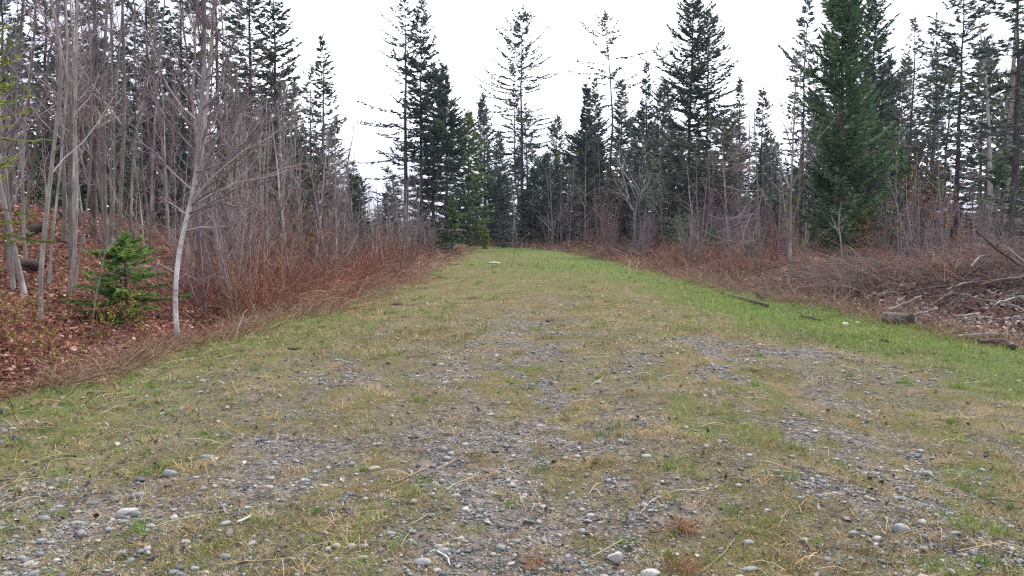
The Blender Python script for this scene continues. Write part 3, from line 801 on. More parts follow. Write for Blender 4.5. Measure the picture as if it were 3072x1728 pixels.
# stones further off
def far_stone(px, py, w, h, tint, label, name='rock', rough_=True, seed=0, flat=False, mat='stone'):
    g0 = ground(px, py); k = g0[1] / FPX
    V, F = stone_shape(3, 700 + seed, .3, .2)
    V = V + (vnoise(V[:, 0] * 3 + seed, V[:, 1] * 3 + V[:, 2] * 3, seed)[:, None] - .5) * .15
    m = MB(); m.add(V * np.array([w * k / 2, w * k / 2 * (.9 if flat else .7), h * k * .62]), F, tint)
    solo(name, m.mesh(name, [mat]), (g0[0], g0[1], g0[2] + h * k * .25), label, 'stone')
far_stone(494, 263.5, 14, 2.2, .9, 'flat white slab lying on the grass where the track bends away', 'rock_slab', True, 1, True)
far_stone(566.6, 248, 10, 8, .5, 'pale grey boulder in the brush at the far side of the clearing', 'boulder', True, 2)
far_stone(845, 326.5, 8, 5, .99, 'smooth white stone in front of the brush heap', 'cobble', False, 3)
far_stone(857, 325, 6.5, 4, .9, 'darker pale stone right beside the smooth white stone at the brush heap', 'cobble', False, 4)
far_stone(25, 268, 27, 12, .02, 'low dark mossy mound of rotten wood among the grey trunks', 'rotten_stump', True, 5, mat='soil')

# ------------------------------------------------------------------ forest floor: leaves and low brush
def leaves_on(n, xr, y0, y1, s0, s1, name, label, mask, edge=edge_l, mat='litter'):
    y = y0 * (y1 / y0) ** rng.uniform(size=n)
    x = edge(y) + rng.uniform(xr[0], xr[1], n) * np.clip(y / 16, .8, 2)
    k = rng.uniform(size=n) < mask(x, y); x, y = x[k], y[k]; n = len(x)
    z = hgt(x, y) + .01 + rng.uniform(0, .05, n)
    az = rng.uniform(0, 6.28, n); tl = rng.normal(size=n) * .5; t2 = rng.normal(size=n) * .4
    d = np.stack([np.cos(az) * np.cos(tl), np.sin(az) * np.cos(tl), np.sin(tl)], 1)
    s = unit(np.cross(d, np.stack([rng.normal(size=n) * .3, rng.normal(size=n) * .3, np.ones(n)], 1))); u = np.cross(s, d)
    L = rng.uniform(s0, s1, n)[:, None]; W = L * rng.uniform(.45, .8, (n, 1)) * .5; c = L * rng.uniform(-.1, .25, (n, 1))
    p = np.stack([x, y, z], 1)
    V = np.stack([p - d * L * .5, p - d * L * .05 + s * W + u * c, p - d * L * .05 - s * W + u * c, p + d * L * .35 + s * W * .55 + u * c, p + d * L * .35 - s * W * .55 + u * c, p + d * L * .55 + u * c * .6], 1)
    m = MB(); kk = np.arange(n)[:, None] * 6
    m.add(V.reshape(-1, 3), kk + np.array([[1, 2, 4, 3]]), np.repeat(rng.uniform(0, 1, n) ** .9, 6))
    m.addf(kk + np.array([[0, 2, 1]])); m.addf(kk + np.array([[3, 4, 5]]))
    solo(name, m.mesh(name, [mat], False), (0, 0, 0), label, 'leaves', kind='stuff')
leaves_on(56000, (-14, -.4), 5.5, 34, .025, .105, 'leaf_litter', 'red brown fallen leaves covering the bank under the left hand trees',
          lambda x, y: .25 + .75 * sstep(.3, .55, fbm(x * .9, y * .9, 131, 3)))

leaves_on(16000, (.1, 7), 12, 50, .05, .12, 'fallen_leaves', 'brown fallen leaves under the brush right of the clearing',
          lambda x, y: .3 + .7 * sstep(.35, .6, fbm(x * .9, y * .9, 133, 3)), edge_r, 'scrap')

def tangle(mb, x, y, L, lean, r, tint, up=.0, arch=.6, azm=None, azs=6.28, sides=3, M=5, lift=0, mat=0):
    n = len(x)
    az = rng.uniform(0, 6.28, n) if azm is None else azm + rng.normal(size=n) * azs
    d = np.stack([np.cos(az) * np.sin(lean), np.sin(az) * np.sin(lean), np.cos(lean)], 1)
    cur = np.stack([x, y, hgt(x, y) - .02 + lift], 1); pts = [cur]
    for k in range(M - 1):
        cur = cur + d * (L / (M - 1))[:, None]
        pts.append(cur)
        d = unit(d + np.array([0, 0, -arch / (M - 1)]) + rng.normal(size=(n, 3)) * .14)
    P = np.stack(pts, 1)
    gl = height(P[..., 0], P[..., 1]) + .015
    P[..., 2] = np.maximum(P[..., 2], gl)
    R_ = r[:, None] * np.linspace(1, .4, M)[None]
    tubes(mb, P, R_, sides, tint, mat)
    return P, R_

def tangle_mix(mb, x, y, L, lean, r, tint, seed, twigs, tw_l, cuts=(.47, .56), **kw):
    az_all = kw.pop('azm')
    c = .8 * fbm(x * .9, y * .55, seed, 3) + .2 * rng.uniform(size=len(x))
    if seed == 161: c = c - .35 * sstep(15, 11, y)
    for mi, k in ((0, c < cuts[0]), (1, (c >= cuts[0]) & (c < cuts[1])), (2, c >= cuts[1])):
        if k.sum() < 2: continue
        P_, R__ = tangle(mb, x[k], y[k], L[k], lean[k], r[k], cl(tint[k]), mat=mi, azm=az_all[k], **kw)
        if twigs:
            Q, rq, _ = spawn(P_, R__, twigs, (.2, .95), (25, 60), lambda q: tw_l + 0 * q, .0, 4, .12, .7, .0016)
            tubes(mb, Q, rq * np.repeat(.8 + y[k] / 28, twigs)[:, None], 3, cl(rng.beta(2, 2, len(Q))), mi)

# low red brown tangle on the left
mb = MB()
n = 7600
y = 7.0 * (60 / 7.0) ** rng.uniform(size=n); u = rng.uniform(0, 1, n) ** 1.25 * (3.2 + y * .12)
u = u - .35 - 1.1 * rng.uniform(size=n) ** 4 - .9 * np.clip(fbm(y * 1.1, u * 2, 157, 3) - .5, 0, 1) * (y > 12)
x = edge_l(y) - u; k = (rng.uniform(size=n) < .22 + .78 * sstep(13, 19, y)) ; x, y = x[k], y[k]; n = len(x)
tangle_mix(mb, x, y, rng.uniform(.5, 1.8, n) * (.42 + .5 * sstep(12, 18, y)), rng.uniform(.5, 1.45, n), rng.uniform(.0024, .0062, n) * (.75 + y / 28),
           rng.beta(1.4, 1.6, n) * .7 + 1.3 * (fbm(x * 1.1, y * .7, 151, 3) - .38) - .22 * sstep(16, 11, y), 161, 1, .3, (.50, .545), arch=1.15, azm=-.35 + 5.5 * (fbm(x * .55, y * .4, 171, 2) - .5), azs=.42, M=7)
solo('bramble_tangle', mb.mesh('bramble tangle', ['cane', 'brush_grey', 'cane_tan']), (0, 0, 0), 'low reddish brown bramble tangle along the left side of the track', 'brush', kind='stuff')

# low brush on the right, tan and red
mb = MB()
n = 6800
y = 12.0 * (95 / 12.0) ** rng.uniform(size=n); u = rng.uniform(0, 1, n) ** 1.2 * (4.0 + y * .14) - .25 - 1.3 * rng.uniform(size=n) ** 4
x = edge_r(y) + u; k = (rng.uniform(size=n) < 1 - .75 * sstep(21, 18, y)); x, y = x[k], y[k]; n = len(x)
tangle_mix(mb, x, y, rng.uniform(.5, 1.7, n) * (.42 + .5 * sstep(20, 34, y)), np.where(y < 30, rng.uniform(1.0, 1.52, n), rng.uniform(.55, 1.5, n)), rng.uniform(.0024, .0062, n) * (.75 + y / 28),
           rng.beta(1.4, 1.5, n) * .7 + 1.4 * (fbm(x * 1.0, y * .7, 153, 3) - .36), 163, 1, .28, (.45, .52), arch=.9, azm=2.9 + 7 * (fbm(x * .5, y * .4, 173, 2) - .5), azs=.42, M=7)
solo('dead_brush', mb.mesh('dead brush', ['cane', 'brush_grey', 'cane_tan']), (0, 0, 0), 'low dead red brown brush bordering the right side of the clearing', 'brush', kind='stuff')

# tan tussocks laid over along both edges
mb = MB()
n = 15000
y = 8.0 * (70 / 8.0) ** rng.uniform(size=n); left = rng.uniform(size=n) < .5
x = np.where(left, edge_l(y) + (.6 + 1.3 * rng.uniform(size=n) ** 2 * sstep(12, 20, y)) - rng.uniform(0, 1.5, n) * (.35 + .65 * sstep(11, 18, y)), edge_r(y) - .5 + rng.uniform(0, 1.1, n))
tangle(mb, x, y, rng.uniform(.2, .6, n), rng.uniform(.4, 1.4, n), rng.uniform(.0015, .003, n) * (.8 + y / 20), cl(rng.uniform(.1, 1, n)), arch=.9)
solo('tan_stems', mb.mesh('tan stems', ['cane_tan']), (0, 0, 0), 'bent tan grass stems fringing the edges of the clearing', 'dead grass', kind='stuff')

# the brush heap on the right
mb = MB()
n = 2900
cx = np.where(rng.uniform(size=n) < .62, 11.2 + rng.normal(size=n) * 1.7, 9.4 + rng.normal(size=n) * 1.3); cy = np.where(cx > 10, 16.9, 18.5) + rng.normal(size=n) * 1.6
P_, R__ = tangle(mb, cx, cy, rng.uniform(.4, 1.5, n), np.where(cy < 16, rng.uniform(1.3, 1.55, n), rng.uniform(.7, 1.5, n)), rng.uniform(.002, .009, n), cl(rng.beta(1.2, 1.5, n) * .8 + .7 * (fbm(cx * .9, cy * .9, 155, 3) - .4)), arch=.8, azm=2.8 + 6 * (fbm(cx * .8, cy * .8, 175, 2) - .5), azs=.4, lift=rng.uniform(0, .45, n) * sstep(15.2, 17.2, cy))
Q, rq, _ = spawn(P_, R__, 3, (.15, .95), (20, 60), lambda q: .30 + 0 * q, -.02, 4, .12, .6, .002)
tubes(mb, Q, rq, 3, cl(rng.beta(2, 2, len(Q))))
solo('brush_heap', mb.mesh('brush heap', ['brush_grey']), (0, 0, 0), 'heap of cut grey brown brush at the right edge of the clearing', 'brush heap', kind='stuff')
mb = MB()
n = 800
cx = 11.2 + rng.normal(size=n) * 2.0; cy = 18.0 + rng.normal(size=n) * 1.3
tangle(mb, cx, cy, rng.uniform(.4, 1.2, n), rng.uniform(.7, 1.5, n), rng.uniform(.003, .006, n), cl(rng.beta(2.2, 1.8, n)), arch=.8, azm=2.7, azs=.9, lift=rng.uniform(.1, .55, n))
solo('rusty_brush', mb.mesh('rusty brush', ['cane']), (0, 0, 0), 'rust coloured dead stems lying over the brush heap', 'brush', kind='stuff')

# ------------------------------------------------------------------ sticks, logs and stems lying about
def stick(name, pts, r0, r1, mat, label, cat='stick', sides=7, twigs=0, group=None, snag=.03, tint=.5):
    p = smooth_path(pts, 12)
    p = p + np.array([vnoise(np.arange(12) * .9 + 3 * k, np.full(12, len(name) + pts[0][0]), 3 + k) - .5 for k in range(3)]).T * snag
    base = p[0].copy(); p = p - base
    m = MB(); rad = np.linspace(r0, r1, 12) * (1 + .25 * (vnoise(np.arange(12) * 1.3, np.full(12, pts[0][1]), 8) - .5))
    tubes(m, p, rad, sides, tint, cap=True)
    if twigs:
        Q, rq, _ = spawn(p[None], rad[None], twigs, (.15, .95), (30, 70), lambda q: .3 + 0 * q, .02, 5, .15, .35, .003)
        tubes(m, Q, rq, 4, tint)
    solo(name, m.mesh(name, [mat]), base, label, cat, group)

def onground(px, py, lift=.0):
    g0 = ground(px, py); g0[2] += lift; return g0
def P6(z): return (682.7 + z[0] / 7.547, 192 + z[1] / 7.547)
a, b = at(*P6((1550, 890)), 14.9), at(*P6((1800, 785)), 15.3)
stick('log', [a - [0, 0, .0], (a + b) / 2 + [0, 0, -.02], b], .034, .02, 'bark_grey', 'pale grey log lying aslant on top of the brush heap', 'log', 9, 3)
a, b = at(*P6((1690, 932)), 14.4), at(*P6((1910, 885)), 14.7)
stick('log', [a, (a + b) / 2 + [0, 0, -.02], b], .02, .032, 'bark_grey', 'grey log just behind the dark cut log end', 'log', 9)
a, b = at(*P6((2210, 290)), 14.2), at(*P6((2540, 545)), 14.6)
stick('fallen_pole', [a, (a + b) / 2 + [0, 0, -.04], b], .014, .028, 'bark_brown', 'dark grey pole propped up across the pair of pale trunks', 'pole', 8, 2)
a, b = at(*P6((2425, 400)), 15.4), at(*P6((2590, 540)), 15.6)
stick('fallen_branch', [a, b], .012, .018, 'bark_pale', 'short pale branch leaning behind the dark grey pole', 'branch', 7)
a, b = at(*P6((2260, 692)), 14.4), at(*P6((2600, 640)), 14.7)
stick('fallen_branch', [a, (a + b) / 2 + [0, 0, .02], b], .012, .03, 'bark_brown', 'dark branch lying level across the top of the brush heap', 'branch', 7, 4)
a, b = at(*P6((2180, 560)), 15.8), at(*P6((2330, 470)), 16.1)
stick('fallen_branch', [a, (a * .6 + b * .4) + [0, 0, .1], b], .022, .008, 'bark_pale', 'crooked pale branch rising out of the heap by the pale trunks', 'branch', 7, 3)
a, b = at(*P6((1700, 760)), 15.8), at(*P6((2060, 700)), 16.1)
stick('fallen_branch', [a, (a + b) / 2 + [0, 0, .02], b], .012, .026, 'bark_brown', 'thin dark branch along the crest of the brush behind the pale log', 'branch', 6, 3)
a, b = at(*P6((1900, 840)), 14.8), at(*P6((2030, 765)), 15.1)
stick('fallen_branch', [a, b], .02, .05, 'bark_dark', 'thick blackish branch end in the middle of the heap', 'branch', 7, 2)
def lying(zs, r0, r1, mat, label, name='stick', twigs=0, lift=None):
    stick(name, [onground(*P6(z), (r0 * 1.2 + .035 if lift is None else lift)) for z in zs], r0, r1, mat, label, 'stick', 8, twigs)
lying([(2065, 1122), (2200, 1118), (2372, 1106)], .025, .04, 'bark_grey', 'straight grey stick lying in the grass at the foot of the heap')
lying([(2228, 1165), (2410, 1160), (2470, 1180), (2492, 1210)], .03, .045, 'bark_dark', 'dark bent stick with a crooked end nearest in the right hand grass')
lying([(288, 772), (420, 812), (520, 838), (640, 874)], .015, .04, 'bark_brown', 'long brown stick lying at the edge of the right hand grass', twigs=3)
lying([(540, 722), (620, 758), (684, 786)], .02, .03, 'bark_dark', 'dark stick behind the long brown stick', twigs=2)
lying([(552, 768), (580, 790), (604, 822)], .03, .022, 'bark_brown', 'short thick stub of wood beside the long brown stick')
lying([(890, 940), (930, 965), (1040, 990)], .02, .018, 'bark_dark', 'dark crooked stick left of the smooth white stone', twigs=4)
lying([(2040, 985), (2150, 980), (2240, 960)], .012, .012, 'bark_pale', 'bleached thin branch in the hollow of the heap', twigs=4, lift=.12)
lying([(1480, 1135), (1540, 1152), (1570, 1160)], .012, .02, 'bark_dark', 'small dark stick at the foot of the heap below the cut log')
for q in range(58):
    hx, hy = (11.0 + rng.normal() * 1.5, 16.6 + rng.normal() * 1.3) if q % 3 else (8.9 + rng.normal() * .8, 17.5 + rng.normal() * 1.6)
    L_ = rng.uniform(.7, 2.0); az_ = 2.9 + rng.normal() * .6; el_ = rng.uniform(-.05, .45)
    a = np.array([hx, hy, gz(hx, hy) + rng.uniform(.02, .42)]); dd = np.array([math.cos(az_) * math.cos(el_), math.sin(az_) * math.cos(el_), math.sin(el_)])
    b = a - dd * L_; b[2] = max(b[2], gz(b[0], b[1]) + .02)
    stick('cut_branch', [a, (a + b) / 2 + [0, 0, rng.uniform(-.05, .08)], b], .008, rng.uniform(.014, .042), ['bark_grey', 'bark_brown', 'bark_dark', 'bark_pale'][q % 4], 'bare cut branch among the sticks of the brush heap', 'branch', 6, 4 + (q % 3) * 4, 'branches of the brush heap', .09)
# cut log with its dark end towards us
a = ground(911, 327.5) + [0, 0, .10]; b = a + [-.26, .42, 0]; b[2] = max(gz(b[0], b[1]) + .08, a[2] + .03); a[2] += .02
m = MB(); p = smooth_path([a, b], 8); base = p[0].copy(); p = p - base
tubes(m, p, np.linspace(.115, .10, 8) * (1 + .0 * p[:, 0]), 18, .5)
lg = bpy.data.objects.new('cut_log', None); COL.objects.link(lg); lg.location = base
tag(lg, 'cut log with a dark round end in front of the brush heap', 'log')
o = bpy.data.objects.new('bark', m.mesh('log bark', ['bark_grey'])); COL.objects.link(o); o.parent = lg
m = MB(); T = unit(p[0] - p[1]); U = unit(np.cross(T, [0, 0, 1.])); W = np.cross(T, U); aa = np.arange(18) * 2 * np.pi / 18
ringV = [np.zeros(3) + T * .004]
for rr_, off in ((.05, .007), (.10, .004), (.1165, -.01), (.1165, -.03)):
    ringV += [U * math.cos(q) * rr_ + W * math.sin(q) * rr_ + T * off for q in aa]
m.add(ringV, [[0, 1 + q, 1 + (q + 1) % 18] for q in range(18)], .1)
for r_ in range(3):
    m.addf([[1 + 18 * r_ + q, 1 + 18 * (r_ + 1) + q, 1 + 18 * (r_ + 1) + (q + 1) % 18, 1 + 18 * r_ + (q + 1) % 18] for q in range(18)])
o = bpy.data.objects.new('cut_end', m.mesh('log end', ['bark_dark'])); COL.objects.link(o); o.parent = lg
# fallen birch pole at the far side, and the broken pale branch on the left edge
a, b = onground(514, 249.5, .1), at(529.5, 233, 66)
a = at(514, 247.5, 66)
stick('leaning_log', [a, b], .12, .08, 'bark_brown', 'broken log leaning in front of the far spruces', 'log', 9, snag=.05)
q = ground(445, 263); D0 = q[1]
stick('dead_branch', [q, at(440, 254, D0), at(434, 247, D0)], .03, .012, 'bark_pale', 'white broken branch sticking out of the brush where the track bends', 'branch', 6, 3)
q = ground(236, 339); D0 = q[1]
stick('dead_stalk', [q, at(240, 322, D0), at(247, 309, D0)], .010, .006, 'twig_pale', 'bleached upright stem at the foot of the left bank', 'stem', 6, 1, tint=.9)
q = ground(511.5, 266.5); D0 = q[1]
stick('young_shoot', [q, at(514, 257, D0), at(515, 248, D0)], .012, .006, 'twig_purple', 'single dark leafless shoot growing in the grass at the bend', 'shoot', 5, 4, tint=.1)
# bent black stick among the trunks
D0 = 21.0
stick('hooked_stick', [at(61.5, 219, D0), at(61, 213.5, D0), at(58, 210.5, D0), at(55, 211.5, D0)], .035, .02, 'bark_dark', 'short black hooked stick between the grey trunks', 'stick', 8, snag=.0)
g0 = ground(20, 240)
stick('rotten_log', [at(24, 236, 19.0), at(31, 231, 19.2), at(43, 226, 19.4)], .10, .13, 'bark_dark', 'black rotten log on the leafy bank', 'log', 9, 2, snag=.05)

far_stone(553, 321.5, 15, 2.6, .1, 'dark flat clod of earth beside a scatter of gravel in mid track', 'earth_clod', True, 11, True, 'soil')
far_stone(395, 305, 13, 2.8, .1, 'dark lump of earth on the left verge, beyond the one by the birch', 'earth_clod', True, 15, True, 'soil')
far_stone(293, 349, 14, 2.8, .1, 'lump of earth on the left verge right of the birch', 'earth_clod', True, 16, True, 'soil')
def rust_tuft(px, py, n, ln, label):
    b = ground(px, py); g = np.random.default_rng(int(px)); az = g.uniform(0, 6.28, n); le = g.uniform(.5, 1.5, n); L = ln * g.uniform(.4, 1.1, n)
    d = np.stack([np.cos(az) * np.sin(le), np.sin(az) * np.sin(le), np.cos(le)], 1); t = np.linspace(0, 1, 4)[None, :, None]
    P = g.normal(size=(n, 1, 3)) * [.03, .03, 0] + d[:, None] * L[:, None, None] * t - np.array([0, 0, .4]) * L[:, None, None] * t ** 2 * .5
    P[..., 2] = np.maximum(P[..., 2], .004)
    m = MB(); tubes(m, P, np.full((n, 4), .0016) * np.linspace(1, .5, 4)[None], 3, g.uniform(.3, .95, n))
    solo('straw_tuft', m.mesh('rust tuft', ['rust']), b, label, 'grass tuft')
rust_tuft(684, 531, 90, .16, 'rust coloured tuft of dead grass in the right of the foreground')
rust_tuft(686, 573, 70, .12, 'rust coloured dead tuft cut by the bottom edge')
rust_tuft(531, 570, 60, .1, 'small reddish dead tuft near the bottom, left of the three cornered rock')
# straws in the foreground
def straw(sec, z0, z1, label, r=.0028, tint=.85, lift=.012, bend=.02, name='straw', mat='cane_tan'):
    a = ground(SB[sec][0] + z0[0] / 7.547, 384 + z0[1] / 7.547); b = ground(SB[sec][0] + z1[0] / 7.547, 384 + z1[1] / 7.547)
    a[2] += lift; b[2] += lift * .7
    stick(name, [a, (a + b) / 2 + [bend, 0, lift * .5], b], r, r * .7, mat, label, 'straw' if name == 'straw' else 'stick', 5, snag=.006, tint=tint)
straw(1, (870, 597), (715, 660), 'short thick tan straw pointing up to the right of the crossed straws', .004)
straw(1, (690, 636), (350, 785), 'long tan straw, upper one of the two parallel ones', .0034)
straw(1, (525, 730), (310, 832), 'darker straw lying below the long tan straw', .003, .6)
straw(1, (500, 650), (522, 712), 'short straw stub crossing the long tan straw', .0035, .95)
straw(1, (530, 722), (760, 730), 'thin straw running level from the crossed straws', .0024, .6)
straw(1, (660, 1000), (495, 1095), 'lone tan straw above the bluish flat stone', .003, .9)
straw(1, (140, 945), (185, 962), 'tiny forked straw at the left of the lower gravel', .0025, .9)
straw(1, (725, 1295), (818, 1397), 'white peeled stick in the lower gravel', .0055, 1.0, name='stick', mat='twig_pale')
straw(2, (1505, 1015), (1528, 1142), 'pale straw standing left of the large smooth cobble', .0026, .95)
straw(2, (1898, 1058), (1950, 1206), 'pale straw crossing the stones right of the large smooth cobble', .0028, .95)
straw(2, (2262, 960), (2205, 1172), 'long pale straw by itself at the right', .003, .95)
straw(2, (790, 1122), (980, 1282), 'long tan straw below the middle of the right hand grass', .0028, .85)
straw(2, (700, 1165), (766, 1226), 'short pale straw beside the long tan one at the right', .0028, .9)
straw(2, (400, 1198), (140, 1445), 'long thin straw running off the bottom edge', .0026, .8)
straw(2, (1650, 950), (1900, 1110), 'brownish straw among the upper stones at the right', .0024, .5)
straw(0, (718, 62), (800, 135), 'tan straw in the grass below the leafy bank', .003, .85)
straw(0, (2205, 930), (2310, 1055), 'thin dark twig on the bare soil left of the middle', .0025, .2)
straw(0, (1795, 1055), (1895, 1020), 'whitish flat splinter of wood in the short grass', .008, 1.0, name='stick', mat='twig_pale')
# two capped stalks
def stalk(px0, py0, px1, py1, cap, label):
    b = ground(px0, py0); D = b[1]; t = at(px1, py1, D)
    e = bpy.data.objects.new('mushroom', None); COL.objects.link(e); e.location = b
    tag(e, label, 'mushroom')
    m = MB(); p = smooth_path([(0, 0, -.01), (t - b) * .5 + [.002, 0, 0], t - b], 8); tubes(m, p, np.full(8, .0042), 7, .9)
    o = bpy.data.objects.new('stem', m.mesh('stalk', ['cane_tan'])); COL.objects.link(o); o.parent = e
    V, F = ico(3); V = V * np.array([cap, cap * .85, cap * .5]); V[:, 2] = np.where(V[:, 2] < 0, V[:, 2] * .35, V[:, 2]); m = MB(); m.add(V + p[-1], F, .86)
    o = bpy.data.objects.new('cap', m.mesh('cap', ['stone'])); COL.objects.link(o); o.parent = e
stalk(76 + .3, 384 + 1070 / 7.547, 585 / 7.547, 384 + 966 / 7.547, .02, 'small pale yellow mushroom on a thin stalk in the long gravel patch')
stalk(10.3, 384 + 442 / 7.547, 95 / 7.547, 384 + 336 / 7.547, .024, 'pale yellow mushroom on a thin stalk by the left edge')

# ------------------------------------------------------------------ spruces one can tell apart
def base_at(px, D):
    p = at(px, 250, D); return np.array([p[0], D, gz(p[0], D)])

def hero_spruce(px, top, D, hw, cb, label, name='spruce_tree', seed=0, **kw):
    g = np.random.default_rng(1000 + seed)
    b = base_at(px, D); H = at(px, top, D)[2] - b[2]
    kw.setdefault('r0', .011 * H)
    wide = 2.05 if 535 < px < 765 else 1.75; kw['dens'] = kw.get('dens', 10) * 1.12
    if px < 300: wide = 1.75; kw['gap'] = kw.get('gap', .1) * .8; kw['dens'] = kw.get('dens', 10) * 1.1
    par = conifer(H, cb=cb, Lmax=hw / FPX * D * wide, g=g, **kw)
    e = thing(name, par, b - [0, 0, .05], label, name.split('_')[0], None, 0)
    return e, b, H

